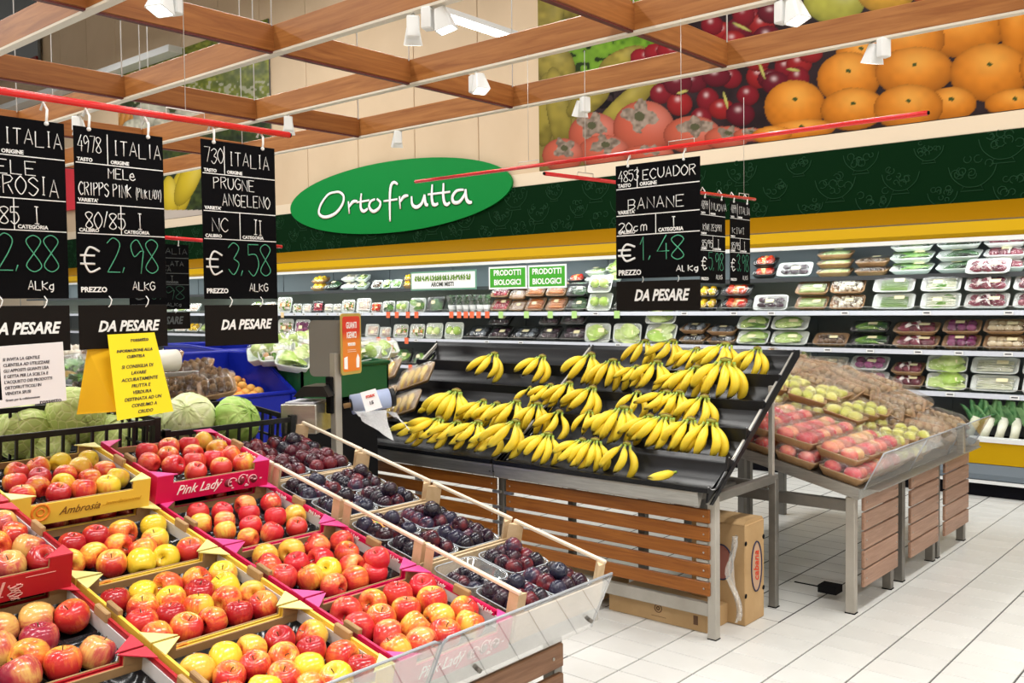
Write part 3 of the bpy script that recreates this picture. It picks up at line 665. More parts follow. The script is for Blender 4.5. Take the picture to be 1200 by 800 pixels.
WORDS = dict(lettuce='green lettuce', palelettuce='pale lettuce', greens='leafy greens', darkgreens='dark green leaves', beans='green beans', celery='celery stalks', zucchini='pale zucchini', carrots='orange carrots',
 aubergine='dark aubergines', cauliflower='cauliflower florets', radicchio='red radicchio', onion='purple onions', potato='small potatoes', mushroom='white mushrooms', darkmush='brown mushrooms', peppers='red peppers', yellow='yellow peppers', meats='pale mixed slices',
 radish='red radishes', sprouts='brown sprouts', foil='foil wrapped roots', salsify='white salsify roots', cabbage='pale cabbage heads', mixed='mixed cut vegetables')
TRN = dict(w=M_trw, k=M_trb, n=M_trn)
SHN = dict(a='top shelf', b='second shelf', c='third shelf', d='fourth shelf', e='bottom deck')
SHZ = dict(a=1.806, b=1.490, c=1.155, d=.806, e=.402); SHY = dict(a=8.62, b=8.50, c=8.50, d=8.50, e=8.42)
# shelf, x0, x1, contents, tray (w white, k black, n brown), stack, lean of the tray in degrees
ROW = [
 ('a', 366, 380, 'yellow', 'n', 2, 20), ('a', 381, 398, 'darkgreens', 'k', 1, 30), ('a', 401, 416, 'mushroom', 'w', 2, 25), ('a', 418, 430, 'lettuce', 'w', 2, 30), ('a', 438, 449, 'darkmush', 'w', 1, 60), ('a', 450, 460, 'lettuce', 'w', 1, 60), ('a', 461, 472, 'greens', 'w', 1, 60), ('a', 474, 482, 'yellow', 'n', 2, 20),
 ('a', 666, 684, 'peppers', 'k', 1, 20), ('a', 686, 709, 'zucchini', 'w', 2, 15), ('a', 711, 728, 'palelettuce', 'w', 2, 40),
 ('a', 882, 909, 'peppers', 'k', 2, 25), ('a', 911, 953, 'aubergine', 'w', 1, 55), ('a', 956, 997, 'zucchini', 'n', 3, 15), ('a', 1001, 1040, 'sprouts', 'n', 2, 15), ('a', 1042, 1093, 'greens', 'w', 3, 24), ('a', 1096, 1149, 'darkgreens', 'w', 3, 24), ('a', 1151, 1203, 'radicchio', 'w', 3, 24), ('a', 1206, 1260, 'radicchio', 'w', 3, 24),
 ('b', 327, 344, 'mixed', 'w', 1, 60), ('b', 346, 356, 'mixed', 'w', 1, 60), ('b', 357, 367, 'meats', 'w', 1, 60), ('b', 368, 381, 'radish', 'k', 1, 60), ('b', 383, 392, 'mushroom', 'w', 1, 65), ('b', 393, 402, 'mushroom', 'w', 1, 65), ('b', 403, 418, 'mixed', 'w', 1, 60), ('b', 420, 437, 'meats', 'w', 1, 60), ('b', 438, 450, 'peppers', 'w', 1, 60), ('b', 451, 465, 'greens', 'w', 1, 60), ('b', 467, 481, 'cabbage', 'w', 1, 62), ('b', 483, 501, 'greens', 'w', 1, 55), ('b', 502, 522, 'darkgreens', 'k', 1, 55),
 ('b', 576, 597, 'radish', 'n', 2, 30), ('b', 598, 616, 'meats', 'n', 2, 30), ('b', 617, 639, 'carrots', 'n', 2, 35), ('b', 641, 664, 'carrots', 'n', 2, 35), ('b', 665, 688, 'darkgreens', 'k', 2, 35), ('b', 690, 718, 'cabbage', 'w', 2, 35), ('b', 721, 745, 'yellow', 'k', 1, 30), ('b', 748, 770, 'yellow', 'k', 1, 30), ('b', 773, 795, 'yellow', 'k', 1, 30),
 ('b', 816, 842, 'yellow', 'k', 2, 25), ('b', 845, 881, 'peppers', 'k', 2, 30), ('b', 884, 925, 'aubergine', 'w', 1, 58), ('b', 932, 971, 'zucchini', 'n', 2, 45), ('b', 973, 1014, 'cauliflower', 'n', 2, 42), ('b', 1023, 1073, 'beans', 'w', 2, 48), ('b', 1079, 1127, 'celery', 'w', 2, 48), ('b', 1130, 1184, 'radicchio', 'w', 3, 40), ('b', 1187, 1245, 'radicchio', 'w', 2, 40),
 ('c', 327, 345, 'mixed', 'w', 1, 50), ('c', 347, 365, 'onion', 'w', 1, 50), ('c', 430, 446, 'meats', 'w', 1, 55), ('c', 447, 460, 'meats', 'w', 1, 55), ('c', 463, 480, 'mixed', 'w', 1, 55), ('c', 482, 500, 'mixed', 'w', 1, 55), ('c', 501, 521, 'cabbage', 'w', 1, 50), ('c', 523, 545, 'cabbage', 'w', 1, 50), ('c', 547, 571, 'foil', 'k', 1, 35), ('c', 573, 597, 'aubergine', 'k', 2, 20), ('c', 599, 630, 'foil', 'k', 1, 35),
 ('c', 632, 656, 'aubergine', 'k', 2, 30), ('c', 658, 687, 'aubergine', 'k', 2, 30), ('c', 687, 718, 'palelettuce', 'w', 1, 50), ('c', 720, 754, 'palelettuce', 'w', 1, 50), ('c', 757, 794, 'palelettuce', 'w', 2, 35), ('c', 796, 826, 'foil', 'n', 2, 20), ('c', 828, 862, 'foil', 'n', 2, 20), ('c', 864, 902, 'lettuce', 'w', 2, 42), ('c', 904, 948, 'lettuce', 'w', 2, 42), ('c', 953, 994, 'darkmush', 'n', 1, 40), ('c', 996, 1042, 'greens', 'k', 2, 25), ('c', 1046, 1101, 'radicchio', 'n', 2, 22), ('c', 1104, 1150, 'onion', 'n', 2, 28), ('c', 1152, 1204, 'potato', 'n', 2, 30), ('c', 1207, 1260, 'potato', 'n', 2, 30),
 ('d', 430, 446, 'yellow', 'w', 1, 50), ('d', 447, 459, 'mixed', 'w', 1, 50), ('d', 461, 482, 'greens', 'k', 1, 45), ('d', 484, 502, 'greens', 'k', 1, 45), ('d', 503, 517, 'palelettuce', 'w', 1, 65), ('d', 936, 950, 'palelettuce', 'w', 2, 60), ('d', 951, 993, 'mushroom', 'w', 2, 30), ('d', 996, 1042, 'onion', 'w', 2, 35), ('d', 1044, 1083, 'radicchio', 'n', 2, 20), ('d', 1086, 1135, 'palelettuce', 'w', 2, 48), ('d', 1138, 1196, 'salsify', 'w', 2, 45), ('d', 1199, 1250, 'salsify', 'w', 2, 45)]
def side(x0): return 'far left' if x0 < 400 else 'left part' if x0 < 520 else 'middle left' if x0 < 640 else 'middle' if x0 < 810 else 'middle right' if x0 < 960 else 'right part' if x0 < 1090 else 'far right'
cnt = {}
for sh, x0, x1, k, tr_, st, lean in ROW:
    key = (sh, k, tr_); cnt[key] = cnt.get(key, 0)+1
seen = {}
for n_, (sh, x0, x1, k, tr_, st, lean) in enumerate(ROW):
    y = SHY[sh]; pa, pb = at(x0, 360, 1, y), at(x1, 360, 1, y); wd = pb.x-pa.x; s_ = wd/.25*.97
    key = (sh, k, tr_); i = seen.get(key, 0); seen[key] = i+1
    sp = pack_spec(k, TRN[tr_], seed=n_ % 3)
    sc_ = min(max(s_, .75), 1.25 if x0 > 575 else 1.65) if x0 < 800 else .93
    if s_ > 1.25 and k not in ('celery',): pass
    if sh != 'a' and (k not in ('zucchini', 'sprouts', 'darkmush', 'foil') or tr_ == 'w'): lean = min(80, lean+(32 if tr_ == 'w' else 18)) if x0 < 800 else lean+10
    a = R(lean); hh = .17*sc_*math.sin(a)+.05*math.cos(a)
    for q in range(st):
        pos = ('' if st == 1 else ('lower ' if q == 0 else 'upper ' if q == st-1 else 'middle '))
        tcol = dict(w='white', k='black', n='brown')[tr_]
        lb = f"{pos}{tcol} tray of {WORDS[k]} on fridge {SHN[sh]}" + ('' if cnt[key] == 1 else f", {num(i)} such from left")
        z = SHZ[sh]+q*(hh*.93)+.002
        rise = .085*sc_*math.sin(a)
        instance('wrapped_tray', sp, lb, 'vegetable tray', ((pa.x+pb.x)/2, y+.06*sc_*math.cos(a)+q*.014, z+rise), (a, 0, random.uniform(-.03, .03)), f'{tcol} trays of {WORDS[k]}', (s_, sc_, 1))
# herb pots in a row
def herb():
    g = G(); loft(g, [[(x, y, 0) for x, y in rrect(.06, .06, .02, 2)], [(x, y, .10) for x, y in rrect(.085, .085, .02, 2)]]); sp = [('sleeve', g.mesh('sleeve', mat('sleeve_white', (.78, .80, .80), .5)))]
    g = G(); rn = random.Random(4)
    for k in range(26): leafblade(g, rn.uniform(-.02, .02), rn.uniform(-.02, .02), rn.uniform(.10, .20), .05, .03, rn.uniform(0, 6), rn)
    sp.append(('foliage', g.mesh('foliage', PM['dark']), 'stuff'))
    g = G(); loft(g, [[(x, y, .10) for x, y in rrect(.086, .086, .02, 2)], [(x, y, .225) for x, y in rrect(.125, .11, .03, 2)]], cap0=False, cap1=False); sp.append(('clear_sleeve', g.mesh('clear_sleeve', M_film2)))
    return sp
hs = herb()
for i, x in enumerate((530, 539, 547, 555, 563, 571)):
    p = at(x, 360, 1, 8.48); instance('herb_pot', hs, f'sleeved pot of dark green herbs on second fridge shelf, {num(i)} from left', 'herb pot', (p.x, 8.48, 1.491), (0, 0, i), 'herb pots on the second shelf', (1.05, 1.05, 1.0))
# far left bays behind the hanging boards, partly seen
kk = ('palelettuce', 'mixed', 'cabbage', 'lettuce', 'meats', 'yellow')
for sh in 'bcd':
    for i in range(9):
        x0 = 192+i*14.6
        if i in (3, 4, 5, 6) and sh == 'b': continue
        y = SHY[sh]; pa, pb = at(x0, 360, 1, y), at(x0+13, 360, 1, y); s_ = (pb.x-pa.x)/.25
        instance('wrapped_tray', pack_spec(kk[(i+ord(sh)) % 6], M_trw, seed=i % 3), f'white tray of {WORDS[kk[(i+ord(sh)) % 6]]} on fridge {SHN[sh]}, {num(i)} from the far left end', 'vegetable tray', ((pa.x+pb.x)/2, y+.03, SHZ[sh]+.08), (R(50), 0, 0), 'trays in the far left bays', (s_, 1, 1))
# leeks standing in the bottom deck on the right
def leek():
    g = G(); g.tube([(0, 0, 0), (.005, 0, .10), (.012, .01, .20)], [.026, .024, .030], 9); sp = [('stem', g.mesh('stem', PM['cel']))]
    g = G(); rn = random.Random(3)
    for k in range(5):
        a = -.9+k*.45
        def f(u, v, a=a): return (.012+math.sin(a)*u*.13+(v-.5)*.062*(1-u*.5), .01-.03*u+.018*math.cos(v*6), .15+u*.19*math.cos(a*.7)-.05*u*u*abs(a))
        g.grid(f, 6, 4)
    sp.append(('leaves', g.mesh('leaves', pm('leek_leaf', (.05, .17, .06), (.22, .42, .18))), 'stuff')); return sp
ls = leek()
for i, x in enumerate((1132, 1150, 1168, 1186, 1204, 1222)):
    p = at(x, 500, 1, 8.36); instance('leek', ls, f'green leek standing in the bottom deck of the fridge, {num(i)} from left', 'leek', (p.x, 8.36, .404), (R(-12), R(14), i*.2), 'leeks in the bottom deck', (1.35, 1.35, 1.15))
# signs hung inside the cabinet
def flat_sign(nm, lb, x0, y0, x1, y1, Yp, base, border, lines, ink, size, zoff=0):
    a, b = at(x0, y1, 1, Yp), at(x1, y0, 1, Yp); W, H = b.x-a.x, b.z-a.z
    t_ = thing(nm, lb, 'sign', (a.x, Yp, a.z), (R(90), 0, 0))
    g = G(); g.box(0, W, 0, H, -.006, 0); part('panel', g, border, t_)
    e = .02; g = G(); g.box(e, W-e, e, H-e, 0, .002); part('face', g, base, t_)
    n = len(lines)
    for i, s_ in enumerate(lines):
        me = text_mesh(s_, size, ink, .0025, 0, 'CENTER', .95); ob('lettering', me, t_, loc=(W/2, H*(.5+.5*(n-1)/n*.85-i*.85/n)+zoff, .003))
    return t_, W, H
M_sgreen = mat('leaf_sign_green', (.06, .40, .03), .4)
flat_sign('green_sign', 'left green board reading PRODOTTI BIOLOGICI under the canopy', 573, 311, 617, 339, 8.30, M_sgreen, M_print, ['PRODOTTI', 'BIOLOGICI'], M_print, .090)
flat_sign('green_sign', 'right green board reading PRODOTTI BIOLOGICI under the canopy', 619, 309, 663.5, 338, 8.30, M_sgreen, M_print, ['PRODOTTI', 'BIOLOGICI'], M_print, .090)
t_, W, H = flat_sign('herb_sign', 'white board with hanging herbs reading AROMI MISTI under the canopy', 481.5, 315.5, 558, 340.5, 8.30, M_print, mat('glass_green_edge', (.16, .36, .26), .3), [' ', 'AROMI MISTI'], mat('sign_ink', (.05, .06, .05), .6), .072, -.0)
g = G(); rn = random.Random(2); gs = G()
for k in range(22):
    x = .1+(W-.2)*k/21; gs.tube([(x, H-.04, .004), (x, H-.065, .004)], .002, 4)
    for q in range(3): leafblade(g, x+rn.uniform(-.01, .01), H-.07-q*.018, .006, .03, .024, 1.57+rn.uniform(-.6, .6), rn, .002)
part('herb_drawing', g, PM['leaf'], t_, kind='stuff'); part('herb_stems', gs, PM['dark'], t_, kind='stuff')

# ================================================================== red rods and price boards
def rod(nm, lb, a, b, r=.011, hooks=()):
    t_ = thing(nm, lb, 'rod', a); d = Vector(b)-Vector(a)
    g = G(); g.tube([(0, 0, 0), tuple(d)], r, 10); part('tube', g, M_red, t_)
    g = G(); g.tube([(0, 0, 0), tuple(-d.normalized()*.006)], r*.75, 8); g.tube([tuple(d), tuple(d+d.normalized()*.006)], r*.75, 8); part('end_cap', g, M_darkgap, t_)
    for h in hooks:
        q = d*h; e = d.normalized()*.06; g = G()
        g.tube([tuple(q-e), tuple(q-e+Vector((0, 0, .025))), tuple(q+e+Vector((0, 0, .025))), tuple(q+e)], .002, 5); g.tube([tuple(q+Vector((0, 0, .025))), tuple(q+Vector((0, 0, ZB-a[2]-.002)))], .0012, 4); part('hanger_wire', g, M_wpaint if 0 else mat('thin_wire', (.6, .58, .55), .4, metal=.5), t_)
    return t_
rod('red_rod', 'long red rod carrying the left price boards', (-2.5, .55, 2.141), (-2.5, 1.825, 2.141), .010, (.25, .72))
ry = at(487, 214, 1, 3.4); re = at(1087, 132, 1, 3.4)
rod('red_rod', 'long red rod carrying the Ecuador banana price board', (ry.x, 3.4, 2.235), (re.x, 3.4, 2.235), .009, (.30, .62))
rod('red_rod', 'short red rod crossing behind the Ecuador banana board', (-2.6, 3.24, 2.166), (-2.6, 5.24, 2.205), .009, (.15, .93))
bgp = at(165, 276, 0, -5.4); bge = at(330, 289, 0, -5.4)
rod('red_rod', 'distant red rod behind the plum price board', (-5.4, bgp.y, bgp.z), (-5.4, bge.y, bge.z), .012, (.5,))
def board(lb, loc, rot, W, H, code, origin, lines, cal, cat_, price, unit, group, unitw=.8, split=.36, gap=.018, small=False, code_h=1.15, dapes=True, price_x=.32, dim=None):
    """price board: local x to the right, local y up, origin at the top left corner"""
    t_ = thing('price_board', lb, 'price board', loc, rot, group)
    g = G(); g.bbox(0, W, -H, 0, -.003, 0, .001); part('panel', g, M_board, t_)
    ck = dim or M_chalk; k = W/.25
    yl = [-.21*H, -.445*H, -.62*H]; lw = .0012*k
    g = G()
    for y in yl: g.box(.004, W-.002, y-lw, y+lw, 0, .0006)
    g.box(split*W-lw, split*W+lw, yl[0], -.03*H, 0, .0006); g.box(.49*W-lw, .49*W+lw, yl[2], yl[1], 0, .0006); part('ruled_lines', g, ck, t_)
    for s_, x, y in (('TASTO', .03, yl[0]), ('ORIGINE', split+.03, yl[0]), ("VARIETA'", .03, yl[1]), ('CALIBRO', .03, yl[2]), ('CATEGORIA', .52, yl[2])):
        ob('printed_word', text_mesh(s_, .013*k, ck, .0004*k, 0, 'LEFT'), t_, loc=(x*W, y+.0085*k, .0005))
    ob('printed_word', text_mesh('PREZZO', .019*k, ck, .0006*k, 0, 'LEFT'), t_, loc=(.03*W, -H+.05*H, .0005))
    g = G(); scrawl(g, '€', .03*W, -.845*H, .145*H, .21*W, .0030*k, .2, jit=.02, seed=9); part('euro_sign', g, ck, t_)
    r = .0014*k; g = G()
    scrawl(g, code, .04*W, -.145*H, .082*H*code_h, .052*W*(4/max(len(code), 3)), r*.8, .25, seed=1)
    n = len(origin); scrawl(g, origin, split*W+.07*W, -.145*H, .085*H, (.47/n)*W, r, .35, seed=2)
    for s_, x, y, h, cw in lines: scrawl(g, s_, x*W, -y*H, h*H, cw*W, r*(.6 if cw < .03 else 1), .35, seed=3)
    for s_, x, y, h, cw in cal: scrawl(g, s_, x*W, -y*H, h*H, cw*W, r, .3, seed=4)
    scrawl(g, cat_, .66*W, -.58*H, .095*H, .15*W, r, -.1, seed=5)
    scrawl(g, unit, unitw*W-.2*W, -.95*H, .05*H, .052*W, r, .3, seed=6); part('chalk_writing', g, ck, t_, kind='stuff')
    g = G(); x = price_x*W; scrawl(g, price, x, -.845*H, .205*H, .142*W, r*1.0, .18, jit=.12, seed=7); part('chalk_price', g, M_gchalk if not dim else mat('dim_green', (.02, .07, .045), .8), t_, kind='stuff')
    for hx in (.16, .82):
        g = G(); g.tube([(hx*W, -.008, .002), (hx*W, .012, .006), (hx*W+.004, .03, 0), (hx*W, .05, -.012), (hx*W-.004, .03, -.02)], .0035, 6); g.ball((hx*W, -.006, .003), .006, 8, 6); part('clip', g, M_white, t_)
    if dapes:
        HS = .26*H; st = ob('lower_strip', cached(('strip', W, H), lambda: G().bbox(0, W, -H-gap-HS, -H-gap, -.003, 0, .001).mesh('lower_strip', M_board2)), t_)
        ob('lettering', text_mesh('DA PESARE', .040*k, ck, .0013*k, .3, 'CENTER', .86 if W < .3 else .8), st, loc=(W*.54, -H-gap-HS*.5, .0008))
        for hx in (.33, .75):
            g = G(); g.tube([(hx*W, -H+.006, .001), (hx*W+.006, -H-.004, .004), (hx*W+.004, -H-gap+.002, .002), (hx*W-.002, -H-gap-.006, .001)], .0016, 5); part('hook', g, M_white, t_)
    return t_
RX, RY = (R(90), 0, R(90)), (R(90), 0, 0)
board('leftmost black price board, cut by the frame, for mele Ambrosia at 2,88', (-2.5, .862, 2.081), RX, .258, .454, '4980', 'ITALIA', [('MELE', .20, .31, .075, .10), ('AMBROSIA', .04, .42, .10, .088)], [('80/85', .10, .585, .095, .075)], 'I', '2,88', 'ALKg', 'boards over the apples')
board('black price board for mele Cripps Pink at 2,98', (-2.5, 1.143, 2.081), RX, .252, .454, '4978', 'ITALiA', [('MELe', .36, .285, .06, .06), ('CRiPPS PiNK', .04, .395, .075, .0435), ('(PiNK LADY)', .665, .39, .055, .0235)], [('80/85', .10, .585, .095, .075)], 'I', '2,98', 'ALKG', 'boards over the apples')
board('black price board for plums marked prugne Angeleno at 3,58', (-2.5, 1.514, 2.092), RX, .256, .468, '730', 'ITALIA', [('PRUGNE', .15, .30, .07, .07), ('ANGELENO', .26, .405, .075, .062)], [('NC', .12, .57, .085, .09)], 'II', '3,58', 'ALKG', 'boards over the apples', split=.30)
board('black price board for Ecuador bananas at 1,48', (-2.337, 3.4, 2.186), RY, .411, .484, '4853', 'ECUADOR', [('BANANE', .16, .40, .095, .085)], [('20cm', .04, .585, .08, .07)], 'I', '1,48', 'AlKg', 'boards over the stands', unitw=.93, split=.27, gap=.012, price_x=.30)
kz = 2.176
for lb, px0, px1, nat, pr in (('left of two small kiwi price boards, marked 5,98', 820.5, 850, 'NUOVA', '5,98'), ('right of two small kiwi price boards, marked 3,98', 855.5, 879, 'ITALIA', '3,98')):
    a, b = at(px0, 234, 0, -2.6), at(px1, 234, 0, -2.6)
    board(lb, (-2.6, a.y, kz), RX, b.y-a.y, .475, '4899', nat, [('KIWI' if nat == 'ITALIA' else 'KIWI ZESPRI', .10, .39, .075, .14 if nat == 'ITALIA' else .058)], [('85/95', .06, .585, .085, .07)], 'I', pr, 'ALKG', 'kiwi boards', dapes=False)
a, b = at(150, 284, 0, -5.4), at(221, 290, 0, -5.4)
board('dim distant price board glimpsed between two front boards', (-5.4, a.y, a.z), RX, b.y-a.y, .40, '4890', 'ITALIA', [('INSALATA', .3, .33, .07, .06), ('SFUSA', .3, .42, .07, .06)], [('NC', .2, .585, .08, .08)], 'I', '0,98', 'ALKg', 'boards further back', dim=mat('dim_chalk', (.10, .11, .11), .8))  # chalk colours darkened to make the far board look dimly lit
# notices
M_ink = mat('ink', (.04, .035, .05), .6); M_yel = mat('yellow_paper', (.90, .74, .02), .5); M_yel2 = mat('yellow_paper_back', (.82, .48, .01), .5); M_paper = mat('white_paper', (.76, .74, .76), .5)
a = at(74, 405, 0, -2.46); bt = at(75, 474, 0, -2.46)
W, H = .29, a.z-bt.z
t_ = thing('white_notice', 'white notice about gloves hanging at the left edge under a price board', 'notice', (-2.46, a.y-W, a.z), (R(90), R(-2), R(90)))
g = G(); g.bbox(0, W, -H, 0, -.002, 0, .0005); part('sheet', g, M_paper, t_)
g = G(); g.box(.01, .134, -H+.02, -.03, 0, .0005); part('dark_photo', g, M_board, t_)
g = G(); g.tube([(.07, -.05, .002), (.08, -.08, .002), (.10, -.10, .002), (.09, -.13, .002)], .008, 6, flat=.1); g.tube([(.10, -.10, .002), (.12, -.12, .002)], .005, 6, flat=.1); part('gloved_hand', g, mat('glove_grey', (.6, .6, .6), .5), t_)
for i, s_ in enumerate(('SI INVITA LA GENTILE', 'CLIENTELA AD UTILIZZARE', 'GLI APPOSITI GUANTI USA', 'E GETTA PER LA SCELTA E', "L'ACQUISTO DEI PRODOTTI", 'ORTOFRUTTICOLI IN', 'VENDITA SFUSI')):
    ob('notice_line', text_mesh(s_, .0108, M_ink, .00012, .15, 'LEFT', .84), t_, loc=(.141, -.034-i*.0140, .0004))
ob('notice_line', text_mesh('Grazie per la collaborazione', .008, M_ink, 0, .15, 'LEFT', .9), t_, loc=(.141, -.134, .0004))
ob('notice_logo', text_mesh('rossetto', .016, M_ink, .0002, 0, 'LEFT'), t_, loc=(.222, -.148, .0004))
a = at(126, 392, 0, -2.47); ar = at(181, 390, 0, -2.47); bl = at(131, 490, 0, -2.47); br = at(197, 482, 0, -2.47)
t_ = thing('yellow_notice', 'yellow paper notice telling customers to wash fruit and vegetables', 'notice', (-2.47, a.y, a.z), RX)
W = ar.y-a.y; H = a.z-bl.z; W2 = br.y-bl.y; sx = bl.y-a.y
g = G(); g.add([(0, 0, 0), (W, .002, 0), (sx+W2, -H+.006, .03), (sx, -H-.004, .03), (0, 0, -.001), (W, .002, -.001), (sx+W2, -H+.006, .029), (sx, -H-.004, .029)], [(3, 2, 1, 0), (4, 5, 6, 7), (0, 1, 5, 4), (1, 2, 6, 5), (2, 3, 7, 6), (3, 0, 4, 7)]); part('sheet', g, M_yel, t_)
c = at(105, 408, 0, -2.5); d = at(98, 485, 0, -2.5)
t2 = thing('yellow_paper', 'darker yellow paper hanging behind the yellow wash notice', 'paper', (-2.5, 0, 0))
g = G(); g.add([(-.012, c.y, c.z), (.0, a.y+.03, c.z), (.02, bl.y+.02, d.z), (-.04, d.y, d.z-.004), (-.013, c.y, c.z), (-.001, a.y+.03, c.z), (.019, bl.y+.02, d.z), (-.041, d.y, d.z-.004)], [(0, 1, 2, 3)[::-1], (4, 5, 6, 7), (0, 1, 5, 4), (1, 2, 6, 5), (2, 3, 7, 6), (3, 0, 4, 7)]); part('sheet', g, M_yel2, t2)
tilt = math.atan2(.03, H)
def yl(s_, y, sz, b=.0002, sh=.3, und=False, xo=0):
    f = y/H; xm = W/2*(1-f)+(sx+W2/2)*f+xo; o = ob('notice_line', text_mesh(s_, sz, M_ink, b, sh, 'CENTER', .95), t_, loc=(xm, -y, .03*f+.0008), rot=(-tilt, 0, R(2)))
yl('rossetto', .016, .016, .0002, 0, xo=.02)
for i, s_ in enumerate(('INFORMAZIONE ALLA', 'CLIENTELA')): yl(s_, .045+i*.016, .0108)
for i, s_ in enumerate(('SI CONSIGLIA DI', 'LAVARE', 'ACCURATAMENTE', 'FRUTTA E', 'VERDURA', 'DESTINATA AD UN', 'CONSUMO A', 'CRUDO')): yl(s_, .088+i*.0175, .0128, .0001)
# ================================================================== banana display
BX0, BX1, BY = -4.87, -2.155, 3.87
VAL = [(3.905, .722), (4.105, .835), (4.285, .957), (4.47, 1.076), (4.65, 1.199)]      # low points of the five troughs (y, z)
bt = thing('banana_stand', 'large stepped banana stand with black troughs and brown slatted front', 'display stand')
def leg(g, x, y, z0, z1, s=.02): g.bbox(x-s, x+s, y-s, y+s, z0, z1, .003)
g = G(); leg(g, -2.18, 3.965, 0.003, .685, .022); part('leg', g, M_frame2, bt)
for x, y in ((-2.172, 4.587), (-4.85, 3.965), (-4.85, 4.587), (-3.49, 4.587), (-3.52, 3.985)):
    g = G(); leg(g, x, y, 0.003, .68, .02); part('leg', g, M_frame, bt)
for x, y in ((-2.18, 3.965), (-2.172, 4.587)):
    g = G(); g.box(x-.023, x+.023, y-.023, y+.023, 0, .004); part('foot', g, M_darkgap, bt)
g = G(); g.bbox(-4.85, -2.2, 3.955, 3.985, .103, .167, .003); part('front_beam', g, M_frame2, bt)
for x in (-2.175, -3.5, -4.85):
    g = G(); g.bbox(x-.02, x+.02, 3.98, 4.61, .655, .697, .003); part('side_beam', g, M_frame, bt)
g = G(); g.bbox(-4.85, -2.2, 4.572, 4.602, .62, .655, .003); part('rear_beam', g, M_frame, bt)
g = G(); g.bbox(-2.42, -2.38, 4.0, 4.60, .60, .635, .003); part('inner_beam', g, M_frame, bt)
g = G(); g.bbox(-2.19, -2.165, 4.56, 4.585, .69, 1.16, .002); part('upright', g, M_frame2, bt)
g = G(); g.bbox(-4.85, -4.825, 4.56, 4.585, .69, 1.16, .002); part('upright', g, M_frame, bt)
g = G(); M_ = None
for x in (-2.162, -3.5, -4.86): g.prism_x([(3.87, .66), (3.89, .655), (4.80, 1.30), (4.80, 1.325)], x-.006, x+.006)
part('sloping_rail', g, M_frame2, bt)
slm = G().bbox(0, 1.27, -.009, .009, -.033, .033, .003).mesh('slat', M_slat); scr = G(); scr.lathe([(.005, 0), (.004, .002), (.001, .003)], 8); scr.moved(Euler((R(90), 0, 0)).to_matrix().to_4x4()); scm = scr.mesh('screw', M_steel)
for x in (-3.455, -4.80):
    for k in range(5):
        s_ = ob('slat', slm, bt, loc=(x, 3.94, .588-k*.0865))
        for xx in (.03, 1.24): ob('screw', scm, s_, loc=(xx, -.0095, 0))
g = G()
for k in range(4):
    for x in (-2.225, -3.44, -3.53): g.box(x-.03, x+.03, 3.935, 3.95, .538-k*.0865, .552-k*.0865)
part('slat_spacers', g, M_steel, bt, kind='stuff')
for x0, x1 in ((-3.475, -2.2), (-4.85, -3.485)):
    g = G(); g.prism_x([(3.862, .648), (3.868, .642), (3.90, .70), (3.90, .714), (3.852, .714), (3.850, .705)], x0, x1); part('front_trim', g, M_steel, bt)
for (y, z), k in zip(VAL, range(5)):
    for x0, x1 in ((-3.485, -2.15), (BX0, -3.500)):
        prof = [(y-.032, z+.014), (y-.02, z+.004), (y, z-.004), (y+.03, z-.005), (y+.07, z+.006), (y+.105, z+.032), (y+.128, z+.066), (y+.14, z+.10), (y+.15, z+.135)]
        p2 = prof[::-1]; th = .005; g = G()
        n = len(prof); v = [(x0+.012, a, b) for a, b in prof]+[(x1-.012, a, b) for a, b in prof]+[(x0+.012, a, b-th) for a, b in prof]+[(x1-.012, a, b-th) for a, b in prof]
        f = [(i, n+i, n+i+1, i+1) for i in range(n-1)]+[(2*n+i, 2*n+i+1, 3*n+i+1, 3*n+i) for i in range(n-1)]+[(0, 2*n, 3*n, n), (n-1, 2*n-1, 4*n-1, 3*n-1)]
        g.add(v, f, True)
        tr = part('trough', g, M_black, bt)
        g = G(); g.box(x0, x1, y-.05, y-.032, z-(.05 if k else .006), z+.016); part('trough_lip', g, M_black, tr)
        for xe in (x0, x1-.012):
            e = G(); e.prism_x([(y-.05, z-.05), (y+.15, z+.085)]+[(a, b+.004) for a, b in p2], xe, xe+.012); part('end_cheek', e, M_black, tr)
            if x1 < -3 or xe < -2.2: continue
            e = G(); e.tube([(xe+.006, a, b+.006) for a, b in prof[:6]], .003, 5); part('cheek_edge', e, mat('pale_edge', (.55, .57, .6), .3), tr)  # pale line along the cheek's curved edge
g = G(); g.prism_x([(3.875, .66), (3.90, .655), (4.85, 1.30), (4.85, 1.335), (4.80, 1.335)], -2.152, -2.146); part('side_sheet', g, M_black, bt)
